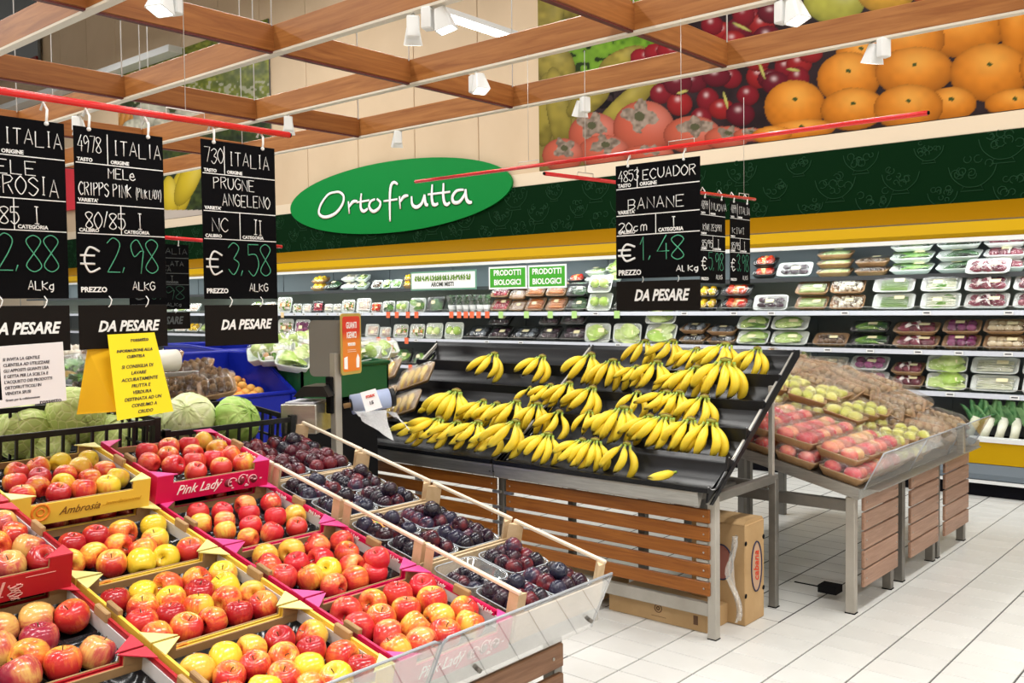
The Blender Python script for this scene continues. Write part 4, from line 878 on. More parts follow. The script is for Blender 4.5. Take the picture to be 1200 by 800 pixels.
# bananas
def banana_build(m, b, t):
    b = b
M_ban = bpy.data.materials.new('banana_skin'); M_ban.use_nodes = True; _t = M_ban.node_tree; _b = _t.nodes['Principled BSDF']
_at = _t.nodes.new('ShaderNodeVertexColor'); _at.layer_name = 'skin'; _oi = _t.nodes.new('ShaderNodeObjectInfo')
_mx = _t.nodes.new('ShaderNodeMix'); _mx.data_type = 'RGBA'; _mx.blend_type = 'MULTIPLY'; _mx.inputs[0].default_value = 1
_rp = ramp(_t, _oi.outputs['Random'], [(0, (1, 1, 1)), (1, (1, .92, .8))]); _t.links.new(_at.outputs[0], _mx.inputs[6]); _t.links.new(_rp, _mx.inputs[7]); _t.links.new(_mx.outputs[2], _b.inputs['Base Color'])
_b.inputs['Roughness'].default_value = .42
def finger_mesh(L, bend, seed):
    """from the crown at the origin down -z, bulging towards -y; slightly angular section"""
    rn = random.Random(seed); n = 14; k = 8; g = G(); pts, rr = [], []
    T = (0, .07, .15, .24, .36, .5, .64, .76, .86, .93, .975, 1); RR = (.0068, .0066, .0085, .0145, .0195, .0212, .0210, .0196, .0165, .0115, .0065, .0055)
    for i in range(n+1):
        t = i/n; s_ = max(0, (t-.12)/.88)
        pts.append((0, -math.sin(PI*min(s_, 1)*.92)*bend*.042, -L*t)); rr.append(float(np.interp(t, T, RR)))
    g.tube(pts, rr, k)
    me = g.mesh('finger', M_ban); c = []
    for v in me.vertices:
        t = -v.co.z/L; q = 1
        if t < .22: w_ = max(0, (.22-t)/.16); col_ = (.86*(1-w_*.55), .66-.16*w_, .03+.03*w_)
        elif t > .965: col_ = (.05, .03, .01)
        elif t > .90: col_ = (.72, .62, .08)
        else: col_ = (.95, .74, .045)
        c += [*col_, 1]
    a = me.color_attributes.new('skin', 'FLOAT_COLOR', 'POINT'); a.data.foreach_set('color', c); return me
FM = [finger_mesh(.165, 1.15, 1), finger_mesh(.158, 1.35, 2), finger_mesh(.172, 1.0, 3)]
cg = G(); cg.tube([(-.02, 0, .012), (0, 0, .015), (.02, 0, .012)], [.012, .014, .012], 8, flat=.75); CRM = cg.mesh('crown', mat('crown_green', (.30, .30, .04), .6)); 
cg = G(); cg.tube([(-.021, 0, .020), (0, 0, .026), (.021, 0, .020)], [.007, .008, .007], 7, flat=.6); CUT = cg.mesh('cut_end', mat('crown_brown', (.22, .13, .04), .8))
NB = 0
def bunch(px, py, row, n, fan=0, spread=.27, s=1.0, lean=.25, label=''):
    """px,py: the crown in the photo; row 0 is the lowest trough; fan > 0 sweeps the tips to the left"""
    global NB
    y, z = VAL[row]; p = at(px, py, 1, y+.085)
    L = .185*s; zz = p.z
    t_ = thing('banana_bunch', label, 'bananas', (p.x, y+.085, zz), (R(-22), 0, random.uniform(-.15, .15)), 'banana bunches on the black stand', (s, s, s))
    c = ob('crown', CRM, t_, scale=(.5+n*.13, 1, 1)); ob('cut_end', CUT, c)
    for i in range(n):
        u = (i-(n-1)/2)/max(n-1, 1)*2 if n > 1 else 0
        a = -u*spread*.85+(.14+fan)*.66
        o = ob('finger', FM[(i+NB) % 3], t_, loc=(u*.0185*(n*.42), -.002-(.006 if i % 2 else 0), .008), rot=(lean*.25+.06*(i % 2), a, u*.55+.75+fan*.9))
    NB += 1
BUN = [  # trough rows from the lowest: crown pixel, fingers, fan, scale
 (0, 489, 497, 4, .75, .95), (0, 514, 493, 5, .75, 1.08), (0, 536, 497, 4, .6, .98), (0, 560, 497, 4, .55, 1.05), (0, 579, 506, 3, .6, .95), (0, 604, 497, 4, .45, 1.22),
 (0, 642, 511, 5, .25, 1.02), (0, 682, 518, 4, .5, .95), (0, 697, 518, 5, .0, .95), (0, 734, 523, 3, .2, 1.0),
 (1, 516, 472, 2, .6, .95), (1, 534, 461, 6, .2, 1.25), (1, 566, 472, 4, .4, 1.0), (1, 582, 475, 4, .3, .98), (1, 605, 473, 4, .35, 1.1), (1, 630, 476, 4, .0, 1.05), (1, 655, 485, 3, .5, 1.0), (1, 691, 484, 3, .0, .8), (1, 716, 485, 3, .4, 1.0), (1, 731, 481, 5, .05, 1.15), (1, 761, 490, 3, .5, 1.0), (1, 780, 491, 6, .25, 1.1), (1, 809, 494, 4, .1, 1.05), (1, 833, 497, 4, -.05, 1.12),
 (2, 621, 456, 2, .15, .78), (2, 645, 453, 4, .45, .85), (2, 667, 451, 4, .35, .98), (2, 694, 457, 4, .45, 1.1), (2, 747, 462, 3, .25, .9), (2, 781, 462, 4, .7, .98), (2, 796, 462, 4, .1, .95), (2, 825, 468, 4, .25, 1.05),
 (3, 579, 417, 4, .35, 1.1), (3, 635, 420, 4, .4, 1.05), (3, 692, 418, 4, .3, 1.15), (3, 718, 425, 5, .0, 1.05), (3, 746, 431, 4, .45, .8), (3, 770, 427, 4, .25, 1.05), (3, 797, 438, 4, .45, .85), (3, 816, 433, 4, .1, 1.05), (3, 850, 426, 5, .0, 1.25),
 (4, 756, 402, 4, .15, .95), (4, 788, 402, 4, .45, 1.0), (4, 816, 411, 5, .25, .85), (4, 850, 406, 5, .3, 1.05), (4, 887, 411, 4, .15, .95)]
BUN.sort(key=lambda b: (b[0], b[1])); rc = {}
RN = ('lowest', 'second lowest', 'middle', 'second highest', 'highest')
for row, px, py, n, fan, s in BUN:
    i = rc.get(row, 0); rc[row] = i+1
    bunch(px, py, row, n, fan, .22+.07*n, s, label=f"bunch of {('', '', 'two', 'three', 'four', 'five', 'six')[n]} yellow bananas in the {RN[row]} black trough, {num(i)} from left")
p = at(768, 553, 1, VAL[0][0]+.02)
t_ = thing('banana', 'single loose banana lying in the lowest black trough', 'banana', (p.x+.085, VAL[0][0]+.075, VAL[0][1]+.050), (0, 0, 0)); ob('finger', FM[0], t_, rot=Matrix(((.15, .35, .92), (-.55, .80, -.2), (-.82, -.48, .33))).to_euler() if 0 else Euler((R(-60), R(78), 0), 'XYZ'), scale=(1, 1, 1))
# cartons under and beside the stand
M_kraft = mat('kraft_carton', (.46, .30, .145), .65, build=blotch([(.3, (.42, .27, .125)), (.7, (.52, .35, .18))], 5)); M_logo = mat('logo_red', (.62, .05, .02), .5); M_logob = mat('logo_blue', (.03, .03, .07), .5)
t_ = thing('banana_carton', 'tall kraft carton standing on end with an oval red cabana logo', 'carton', (-2.144, 4.213, 0))
g = G(); g.bbox(-.30, 0, 0, .205, 0, .50, .004); part('box', g, M_kraft, t_)
g = G(); g.prism_x([(.0, .50), (.205, .50), (.19, .515), (.03, .52)], -.29, -.005); part('lid_flap', g, M_kraft, t_)
for yy, zz in ((.005, .41), (.005, .15), (.196, .41), (.196, .15)):
    g = G(); g.tube([(.0005, yy, zz), (.0015, yy, zz)], .012, 12); part('hand_hole', g, M_darkgap, t_)
def ring(g, w_, h, r, y0=0, z0=0): g.tube([(.002, y0+w_*math.cos(2*PI*k/32), z0+h*math.sin(2*PI*k/32)) for k in range(32)], r, 5, closed=True, flat=1)
g = G(); ring(g, .055, .125, .004, .118, .275); part('logo_ring', g, M_logob, t_)
g = G(); g.add([(.0012, .118+.053*math.cos(2*PI*k/32), .275+.122*math.sin(2*PI*k/32)) for k in range(32)], [tuple(range(32))]); part('logo_field', g, mat('logo_pale', (.50, .33, .22), .6), t_)
o = ob('logo_word', text_mesh('cabana', .075, M_logo, .0010, .35, 'CENTER', .75), t_, loc=(.0022, .118, .275))
# reading upwards: local x -> +z, local y -> -y, local z -> +x
o.rotation_euler = Matrix(((0, 0, 1), (0, -1, 0), (1, 0, 0))).to_euler()
g = G(); P = [(-.13+.062*math.cos(2*PI*k/32), -.0012, .30+.088*math.sin(2*PI*k/32)) for k in range(32)]; g.add(P, [tuple(range(32))]); part('side_logo_field', g, mat('logo_dull', (.34, .13, .10), .6), t_)
g = G(); g.tube([(a, -.002, c) for a, b, c in P], .004, 5, closed=True); part('side_logo_ring', g, M_logob, t_)
t_ = thing('plastic_bag', 'crumpled clear plastic bag hanging beside the tall kraft carton', 'bag', (-2.17, 4.09, 0))
g = G()
def bagf(u, v):
    z = .06+.42*u; y = .01+.05*math.sin(u*5)*.5+(v-.5)*.05; x = .02+.025*math.sin(u*7+1)+.012*math.sin(v*9+u*9); return (x, y, z)
g.grid(bagf, 16, 8); part('film', g, clear('bag_film', gloss=.25, rough=.25, milk=.35, milkc=(.75, .72, .66), streak=.2), t_)
t_ = thing('flat_carton', 'low kraft carton lying on the floor under the banana stand', 'carton', (-2.815, 4.008, 0))
g = G(); g.bbox(0, .575, 0, .36, 0, .10, .003); part('box', g, M_kraft, t_)
g = G(); g.tube([(.30+.020*math.cos(a/3), -.0012, .068+.020*math.sin(a/3)) for a in range(19)], .0022, 5, closed=True); g.tube([(.30+.009*math.cos(a), -.0012, .068+.009*math.sin(a)) for a in range(6)], .003, 5, closed=True); g.box(.26, .345, -.001, 0, .026, .028); g.box(.50, .525, -.001, 0, .03, .075); part('printed_mark', g, mat('kraft_print', (.13, .07, .04), .7), t_)
t_ = thing('flat_carton', 'second low kraft carton, mostly hidden behind the plum crates', 'carton', (-3.5, 4.01, 0)); g = G(); g.bbox(0, .57, 0, .36, 0, .10, .003); part('box', g, M_kraft, t_)

# ================================================================== right hand stand with wrapped fruit
RT = thing('fruit_stand', 'sloping steel fruit stand with three slatted end panels and clear guard', 'display stand')
SL = R(13)
def deckz(x): return .645+(-1.76-x)*math.tan(SL)
g = G(); g.prism_y([(-1.768, deckz(-1.768)-.001), (-3.3, deckz(-3.3)-.001), (-3.3, deckz(-3.3)-.05), (-1.768, deckz(-1.768)-.05)][::-1], 4.70, 6.86); part('deck', g, M_steel, RT)
g = G(); g.prism_y([(-1.768, deckz(-1.768)+.006), (-3.3, deckz(-3.3)+.006), (-3.3, deckz(-3.3)-.052), (-1.768, deckz(-1.768)-.052)][::-1], 4.695, 4.703); part('deck_edge', g, M_steel, RT)
g = G(); g.bbox(-3.25, -1.84, 4.73, 4.77, .52, .58, .003); part('cross_beam', g, M_frame, RT)
LY = ((4.74, 5.27), (5.455, 6.0), (6.09, 6.64))
for a, b in LY:
    for y in (a, b):
        g = G(); g.bbox(-1.845, -1.797, y-.022, y+.022, .004, .60, .003); part('leg', g, M_frame2 if y < 4.8 else M_frame, RT)
        g = G(); g.box(-1.847, -1.795, y-.024, y+.024, 0, .005); part('foot', g, M_darkgap, RT)
        g = G(); g.bbox(-3.1, -3.05, y-.022, y+.022, 0, .80, .003); part('rear_leg', g, M_frame, RT)
s2 = G().bbox(-.009, .009, 0, .50, -.0445, .0445, .003).mesh('slat', M_slat2)
for a, b in LY:
    for k in range(5):
        s_ = ob('slat', s2, RT, loc=(-1.782, a+.05, .565-k*.0985)); 
        for yy in (.03, .47):
            q = ob('screw', scm, s_, loc=(.0095, yy, 0), rot=(0, 0, R(90)))
g = G(); g.box(-2.05, -1.95, 4.86, 4.95, .035, .075); g.box(-2.2, -1.95, 4.90, 4.91, .05, .055); part('cable_box', g, M_darkgap, RT)
M_acr = clear('acrylic', gloss=.10, rough=.03, milk=.10, milkc=(.75, .80, .82)); M_acre = mat('acrylic_edge', (.42, .45, .50), .2)
for y0, y1 in ((4.74, 5.42), (5.43, 6.12), (6.13, 6.70)):
    g = G(); A, B, Cc, D = (-1.76, y0, .642), (-1.76, y1, .642), (-1.66, y1, .835), (-1.66, y0, .835)
    g.add([A, B, Cc, D, (-1.755, y0, .640), (-1.755, y1, .640), (-1.655, y1, .833), (-1.655, y0, .833)], [(0, 1, 2, 3), (7, 6, 5, 4), (0, 3, 7, 4), (1, 5, 6, 2), (3, 2, 6, 7), (0, 4, 5, 1)]); gd = part('guard', g, M_acr, RT)
    g = G(); g.tube([A, D], .003, 5); g.tube([D, Cc], .0035, 5); g.tube([B, Cc], .003, 5); part('guard_edge', g, M_acre, gd)
g = G(); g.bbox(-1.70, -1.66, 6.10, 6.14, .66, .84, .003); part('guard_bracket', g, M_steel, RT)
g = G(); g.box(-1.775, -1.69, 4.76, 6.6, .636, .642); part('front_shelf_strip', g, M_steel, RT)
# packs of red apples, pears and kiwis
M_papple = mat('wrapped_apple', (.7, .2, .15), .25, build=blotch([(.30, (.82, .48, .18)), (.46, (.78, .20, .14)), (.62, (.58, .035, .05))], 9, vary=.35))
M_pear = mat('pear_skin', (.62, .62, .12), .35, build=blotch([(.3, (.52, .55, .07)), (.7, (.78, .74, .22))], 10, vary=.3))
M_kiwi = mat('kiwi_skin', (.33, .22, .11), .8, build=blotch([(.3, (.27, .17, .08)), (.7, (.45, .32, .17))], 30, vary=.3))
def fruitpack(kind):
    def mk():
        rn = random.Random(5); sp = []; g = G(); tray(g, .235, .155, .042, .02); sp.append(('tray', g.mesh('tray', M_trn)))
        if kind == 'apple':
            for i in (-1, 1):
                for j in (-1, 1):
                    g = G(); g.ball((i*.054, j*.037, .052), .038, 12, 8, (1.25, .98, .95)); sp.append(('apple', g.mesh('apple', M_papple)))
        elif kind == 'pear':
            for i in range(3):
                g = G(); sg = 1 if i % 2 else -1
                g.lathe([(.003, -.055), (.026, -.05), (.036, -.025), (.034, 0), (.024, .028), (.016, .048), (.004, .058)], 12); g.moved(TR((i-1)*.066, 0, .046, R(90*sg), 0, .15*sg)); sp.append(('pear', g.mesh('pear', M_pear)))
        else:
            for i in range(4):
                for j in range(2):
                    g = G(); g.ball(((i-1.5)*.049, (j-.5)*.066, .040), .026, 9, 6, (.92, 1.2, .95)); sp.append(('kiwi', g.mesh('kiwi', M_kiwi)))
        g = G(); film(g, .235, .155, .042, .052 if kind == 'apple' else .04, .02); sp.append(('film', g.mesh('film', M_film2 if kind == 'apple' else M_film)))
        return sp
    return cached(('fp', kind), mk)
rn = random.Random(11)
def place(kind, lb, x, y, h, rz=0, tx=0, ty=0, s=1):
    instance('fruit_pack', fruitpack(kind), lb, 'fruit pack', (x, y, deckz(x)+h+.002), (tx, SL+ty, rz), f'wrapped {kind} packs on the sloping stand', (s, s, 1))
for lay in range(2):
    for r_ in range(4 if lay == 0 else 5):
        for c_ in range(5):
            x = -1.885-c_*.245+(.0 if lay == 0 else -.02); y = 4.79+r_*.165+(.012 if lay else 0)
            if r_ == 4 and lay == 1: continue
            place('apple', f"wrapped red apples, {'lower' if lay == 0 else 'upper'} layer, {num(r_)} row from front, {num(c_)} from guard", x, y, lay*.088, rn.uniform(-.06, .06), rn.uniform(-.04, .04), rn.uniform(-.02, .02))
for lay in range(3):
    for r_ in range(3):
        for c_ in range(5):
            if lay == 2 and c_ == 0: continue
            x = -1.90-c_*.245-rn.uniform(0, .02); y = 5.50+r_*.185+rn.uniform(-.01, .01)
            if lay == 0 and r_ > 0: pass
            place('pear', f"wrapped green pears, {('lowest', 'middle', 'top')[lay]} layer, {num(r_)} row from apples, {num(c_)} from guard", x, y, lay*.074+(.03 if c_ > 1 else 0), rn.uniform(-.3, .6), rn.uniform(-.05, .22), rn.uniform(-.1, .1))
for lay in range(3):
    for r_ in range(4):
        for c_ in range(6):
            if (lay == 2 and c_ < 1) : continue
            x = -1.90-c_*.225-rn.uniform(0, .03); y = 6.08+r_*.20+rn.uniform(-.01, .01)
            place('kiwi', f"wrapped brown kiwis, {('lowest', 'middle', 'top')[lay]} layer, {num(r_)} row behind pears, {num(c_)} from guard", x, y, lay*.072+(.05 if c_ > 1 else 0), rn.uniform(-.5, .9), rn.uniform(.1, .75), rn.uniform(-.2, .3))
# ================================================================== foreground: sloping stand of apples and plums
TL = R(12); XE = -1.487
def surf(x, z0): return z0+(XE-x)*math.tan(TL)
M_acr2 = clear('guard_acrylic', gloss=.25, rough=.02, milk=.05, milkc=(.75, .80, .82))
AT = thing('apple_stand', 'sloping steel stand under the apple cartons with brown slats and clear guard', 'display stand')
g = G(); g.prism_y([(XE-.05, surf(XE-.05, .738)), (-2.9, surf(-2.9, .738)), (-2.9, surf(-2.9, .70)), (XE-.05, surf(XE-.05, .70))][::-1], .2, 2.135); part('deck', g, M_steel, AT)
for y in (.35, 2.02):
    g = G(); g.bbox(-1.63, -1.59, y-.02, y+.02, 0, .68, .003); part('leg', g, M_frame, AT)
    g = G(); g.bbox(-2.82, -2.78, y-.02, y+.02, 0, .95, .003); part('leg', g, M_frame, AT)
g = G(); g.bbox(-2.8, -1.6, 2.03, 2.06, .15, .19, .003); part('stretcher', g, M_frame, AT)
s3 = G().bbox(-.009, .009, 0, 1.79, -.032, .032, .003).mesh('slat', mat('walnut_slat', (.22, .11, .06), .4, build=grain((.15, .068, .032), (.28, .15, .085), (22, 1.2, 22), 3, .1)))
for k in range(6):
    s_ = ob('slat', s3, AT, loc=(-1.56, .205, .650-k*.082)); ob('screw', scm, s_, loc=(.0095, 1.745, 0), rot=(0, 0, R(90)))
g = G(); A, B, Cc, D = (-1.540, .2, .700), (-1.540, 2.105, .700), (-1.468, 2.105, .862), (-1.468, .2, .862)
def sheet(g, A, B, C, D, dx=.004, dz=-.002): g.add([A, B, C, D]+[(p[0]+dx, p[1], p[2]+dz) for p in (A, B, C, D)], [(0, 1, 2, 3), (7, 6, 5, 4), (0, 3, 7, 4), (1, 5, 6, 2), (3, 2, 6, 7), (0, 4, 5, 1)])
sheet(g, (-1.540, 1.455, .700), B, Cc, (-1.468, 1.455, .862)); gd = part('guard', g, M_acr2, AT)
g = G(); g.tube([(-1.540, 1.455, .700), (-1.47, 1.455, .850), (-1.466, 1.47, .862), Cc, B], .0035, 6); part('guard_edge', g, M_acre, gd)
g = G(); sheet(g, (-1.540, .2, .700), (-1.540, 1.45, .700), (-1.468, 1.45, .862), D); gd = part('guard', g, M_acr2, AT)
g = G(); g.tube([D, (-1.468, 1.43, .862), (-1.472, 1.452, .852), (-1.540, 1.45, .700)], .0035, 6); part('guard_edge', g, M_acre, gd)
for y in (1.62, 2.07):
    g = G(); g.tube([(-1.524, y, .733), (-1.510, y, .728)], .006, 10); part('guard_clip', g, M_frame, AT)


# ---- cartons
def script_mesh(s_, W, h, m, r):
    g = G(); n = sum(.55 if c in "I,.1i'()/" else .8 if c == ' ' else 1 for c in s_)+.1*len(s_)
    scrawl(g, s_, 0, 0, h, W/n, r, .1, 0, .35, .12, 3); return g.mesh('lettering', m)
M_card = mat('cardboard', (.36, .22, .10), .75, build=blotch([(.3, (.31, .18, .08)), (.7, (.42, .27, .13))], 8)); M_cardw = mat('carton_white_lining', (.70, .69, .70), .5)
M_pink = mat('carton_magenta', (.62, .006, .085), .4); M_pinkl = mat('carton_pink_flap', (.80, .07, .30), .4); M_yelc = mat('carton_yellow', (.80, .56, .07), .4); M_yell = mat('carton_pale_yellow', (.86, .80, .30), .4)
M_redc = mat('carton_red', (.42, .012, .02), .35); M_redl = mat('carton_red_flap', (.60, .04, .07), .35); M_cellt = mat('fruit_cell_tray', (.012, .012, .014), .18, coat=.3); M_orng = mat('orange_print', (.82, .25, .03), .5); M_goldt = mat('dark_lettering', (.18, .09, .02), .5)
CW, CL, CH = .373, .342, .080
def carton(style, lb, xc, y0, lift=0, front=True):
    side, flap = dict(p=(M_pink, M_pinkl), y=(M_yelc, M_yell), r=(M_redc, M_redl))[style]
    z = surf(xc, .740)+lift/math.cos(TL)
    t_ = thing('fruit_carton', lb, 'carton', (xc, y0+CW/2, z), (0, TL, 0), dict(p='pink apple cartons', y='yellow apple cartons', r='red apple cartons')[style])
    hx, hy = CL/2, CW/2
    def body():
        g = G()
        for s_ in (-1, 1): g.box(-hx, hx, min(s_*hy, s_*(hy-.007)), max(s_*hy, s_*(hy-.007)), 0, CH)
        g.box(hx-.004, hx, -hy+.007, hy-.007, 0, CH*.70); g.box(-hx, -hx+.004, -hy+.007, hy-.007, 0, CH*.70)
        for s_ in (-1, 1):
            a, b = (s_*hx, s_*(hx-.004)); 
            for q in (-1, 1): c, d = q*(hy-.007), q*(hy-.05); g.box(min(a, b), max(a, b), min(c, d), max(c, d), CH*.7, CH)
        return g.mesh('outer_walls', side)
    def lining():
        return [G().box(-hx+.004, hx-.004, min(s_*(hy-.0075), s_*(hy-.010)), max(s_*(hy-.0075), s_*(hy-.010)), .004, CH-.012).mesh('white_lining', M_cardw) for s_ in (-1, 1)]
    def inner():
        g = G(); g.box(-hx+.004, hx-.004, -hy+.010, hy-.010, .001, .005)
        for s_ in (-1, 1):
            a, b = (s_*(hx-.0045), s_*(hx-.009)); g.box(min(a, b), max(a, b), -hy+.010, hy-.010, .005, CH*.70+.001)
            for q in (-1, 1): c, d = q*(hy-.010), q*(hy-.05); g.box(min(a, b), max(a, b), min(c, d), max(c, d), CH*.7, CH-.001)
        return g.mesh('cardboard_ends', M_card)
    def flaps():
        o_ = []
        for sx in (-1, 1):
            for sy in (-1, 1):
                g = G(); P = [(sx*hx, sy*hy), (sx*(hx-.052), sy*(hy-.001)), (sx*hx, sy*(hy-.062))]
                if sx*sy < 0: P = P[::-1]
                g.prism(P, CH+.0005, CH+.003)
                o_.append(g.mesh('corner_flap', flap))
        return o_
    def tabs():
        return [G().bbox(-.028, .028, sy*(hy-.006)-.006, sy*(hy-.006)+.006, CH-.012, CH+.012, .002).mesh('stacking_tab', M_card) for sy in (-1, 1)]
    def cells():
        g = G(); nx = ny = 4
        def f(u, v):
            x = (u-.5)*(CL-.024); y = (v-.5)*(CW-.026); c = math.cos(u*nx*2*PI)*math.cos(v*ny*2*PI) if 0 else (abs(math.sin(u*nx*PI))*abs(math.sin(v*ny*PI)))
            return (x, y, .040-.026*c**.6)
        g.grid(f, 33, 33); return g.mesh('cell_tray', M_cellt)
    ob('outer_walls', cached(('cb', style), body), t_); ob('cardboard_ends', cached('ci', inner), t_)
    for nm_, ls_ in (('white_lining', cached('cl', lining)), ('corner_flap', cached(('cf', style), flaps)), ('stacking_tab', cached('ct', tabs))):
        for q_ in ls_: ob(nm_, q_, t_)
    ob('cell_tray', cached('cc', cells), t_)
    F = (R(90), 0, R(90))
    if style == 'p':
        o = ob('lettering', cached('plw', lambda: text_mesh('Pink Lady', .040, M_print, .0001, .45, 'CENTER', .92)), t_, loc=(hx+.0008, -.055, CH*.38), rot=F)
        for x in (-.125, .06): ob('rim_lettering', cached('pls', lambda: text_mesh('Pink Lady', .017, M_print, .0003, .3, 'CENTER', 1)), t_, loc=(x-.03, hy-.0105, CH-.014), rot=(R(90), 0, 0)) if 0 else None
        g = G(); g.box(-hx+.05, hx-.05, hy-.0105, hy-.0078, CH-.0145, CH-.001); part('magenta_rim', g, M_pink, t_)
        for x in (-.085, .085): ob('rim_lettering', cached('pls', lambda: text_mesh('Pink Lady', .0145, M_print, .0003, .3, 'CENTER', 1)), t_, loc=(x, hy-.0112, CH-.009), rot=(R(90), 0, 0))
        g = G(); rn = random.Random(3)
        for k in range(3): c = (.06+.035*k, .027+.006*(k % 2)); g.tube([(hx+.001, c[0]+.015*math.cos(a*.5), c[1]+.015*math.sin(a*.5)) for a in range(9)], .0016, 4)
        for k in range(14): g.ball((hx+.0008, rn.uniform(.02, .16), rn.uniform(.008, .048)), .004, 5, 4, (.2, 1.3, .8))
        part('apple_print', g, mat('pale_pink_print', (.9, .55, .62), .5), t_, kind='stuff')
        g = G()
        for k in range(3): g.tube([(hx+.0006, .045+.045*k, .028), (hx+.0009, .045+.045*k, .028)], .013, 12)
        part('leaf_print', g, mat('dark_apple_print', (.22, .03, .05), .5), t_)
    elif style == 'y':
        ob('lettering', cached('amw', lambda: text_mesh('Ambrosia', .030, M_goldt, .0, .45, 'CENTER', .92)), t_, loc=(hx+.0008, -.01, CH*.36), rot=F)
        ob('small_lettering', cached('amx', lambda: text_mesh('...immediatamente!', .015, mat('gold_lettering', (.62, .36, .03), .5), .0001, .35, 'CENTER', .95)), t_, loc=(hx+.0008, .105, CH*.38), rot=F)
        g = G(); g.tube([(hx+.001, -.112+.022*math.cos(a*.4), .035+.022*math.sin(a*.4)) for a in range(16)], .0034, 5, closed=True); g.tube([(hx+.001, -.112+.010*math.cos(a*.6), .035+.010*math.sin(a*.6)) for a in range(10)], .0025, 5, closed=True); part('orange_emblem', g, M_orng, t_)
    else:
        g = G(); th = [a*.35 for a in range(36)]
        for q in (0, 1, 2): g.tube([(hx+.001, .06+.012*math.sin(a+q*2)*(1 if q else 1)+.004*q, .040+.003*a-.04+.0) for a in [k*.7 for k in range(18)]], .0012, 4)
        part('braided_emblem', g, mat('emblem_pink', (.75, .40, .36), .5), t_)
        ob('small_lettering', cached('rdx', lambda: text_mesh('l', .05, mat('emblem_pink', (.75, .40, .36), .5), .0005, .3, 'CENTER', 1)), t_, loc=(hx+.0008, .03, CH*.33), rot=F)
        g = G(); g.box(hx, hx+.0006, .085, .15, .046, .0475); g.box(hx, hx+.0006, -.02, .04, .012, .0135); part('fine_print', g, mat('emblem_pink', (.75, .40, .36), .5), t_)
    return t_
XC = (-1.692, -2.034, -2.376, -2.712)
PY, YY, RY_ = 1.364, .976, .588
carton('p', 'magenta carton of red apples nearest the clear guard, front row', XC[0], PY)
carton('p', 'magenta carton of red apples, middle of the lower pink column', XC[1], PY)
carton('p', 'magenta carton of red apples directly below the raised Pink Lady carton', XC[2], PY)
carton('p', 'empty looking magenta carton underneath the raised Pink Lady carton', XC[3]-.0, PY)
carton('p', 'raised magenta Pink Lady carton of red apples at the back', XC[3]+.035, PY-.015, .083)
carton('y', 'yellow lined carton of apples nearest the clear guard, front row', XC[0], YY)
carton('y', 'yellow lined carton with many yellow apples, second row from guard', XC[1], YY)
carton('y', 'yellow lined carton of apples directly below the raised Ambrosia carton', XC[2], YY)
carton('y', 'shadowed yellow carton underneath the raised Ambrosia carton', XC[3], YY)
carton('y', 'raised yellow Ambrosia carton of apples at the back', XC[3]+.035, YY-.02, .083)
carton('r', 'dark red carton with an empty black cell tray at the bottom edge', XC[0], RY_)
carton('r', 'dark red half empty carton of mottled apples in black cells', XC[1], RY_)
carton('r', 'shadowed red carton underneath the raised red carton', XC[2], RY_)
carton('r', 'raised dark red carton of apples at the left edge', XC[2]+.05, RY_-.01, .083)
carton('r', 'shadowed red carton underneath the furthest raised red carton', XC[3], RY_)
carton('r', 'furthest raised red carton, cut by the left edge', XC[3]+.035, RY_-.01, .083)

# ---- apples
def apple_mat(name, base, blush, deep, lo, hi):
    m = bpy.data.materials.new(name); m.use_nodes = True; t = m.node_tree; b = t.nodes['Principled BSDF']
    v = coords(t, 'Object'); oi = t.nodes.new('ShaderNodeObjectInfo')
    off = t.nodes.new('ShaderNodeCombineXYZ'); 
    for k in range(3): t.links.new(math_(t, 'MULTIPLY', oi.outputs['Random'], (7, 13, 29)[k]), off.inputs[k])
    ad = t.nodes.new('ShaderNodeVectorMath'); ad.operation = 'ADD'; t.links.new(v, ad.inputs[0]); t.links.new(off.outputs[0], ad.inputs[1])
    big = noise(t, ad.outputs[0], 16, 2, .5)
    mp = t.nodes.new('ShaderNodeMapping'); mp.inputs['Scale'].default_value = (90, 90, 8); t.links.new(ad.outputs[0], mp.inputs[0])
    st = noise(t, mp.outputs[0], 1.6, 3, .6); fine = noise(t, ad.outputs[0], 260, 2, .5)
    sx = t.nodes.new('ShaderNodeSeparateXYZ'); t.links.new(v, sx.inputs[0])
    f = math_(t, 'ADD', math_(t, 'MULTIPLY', big, 1.0), math_(t, 'MULTIPLY', math_(t, 'SUBTRACT', st, .5), .38))
    f = math_(t, 'ADD', f, math_(t, 'MULTIPLY', sx.outputs[0], 5.0)); f = math_(t, 'ADD', f, math_(t, 'MULTIPLY', math_(t, 'SUBTRACT', oi.outputs['Random'], .5), .22))
    f = math_(t, 'ADD', f, math_(t, 'MULTIPLY', math_(t, 'GREATER_THAN', fine, .64), -.05))
    t.links.new(ramp(t, f, [(lo, base), ((lo+hi)/2, blush), (hi, deep)]), b.inputs['Base Color']); b.inputs['Roughness'].default_value = .24; b.inputs['Coat Weight'].default_value = .35; b.inputs['Coat Roughness'].default_value = .1
    return m
MA = dict(r=apple_mat('apple_red', (.80, .36, .07), (.66, .055, .03), (.42, .012, .02), .22, .56), o=apple_mat('apple_orange_red', (.86, .52, .07), (.78, .16, .04), (.60, .03, .03), .30, .64), y=apple_mat('apple_yellow', (.84, .62, .04), (.85, .46, .06), (.74, .09, .03), .46, .80),
          p=apple_mat('apple_pink_red', (.88, .42, .12), (.78, .08, .05), (.62, .02, .035), .20, .58), d=apple_mat('apple_mottled', (.72, .42, .12), (.55, .10, .07), (.34, .02, .05), .32, .66))
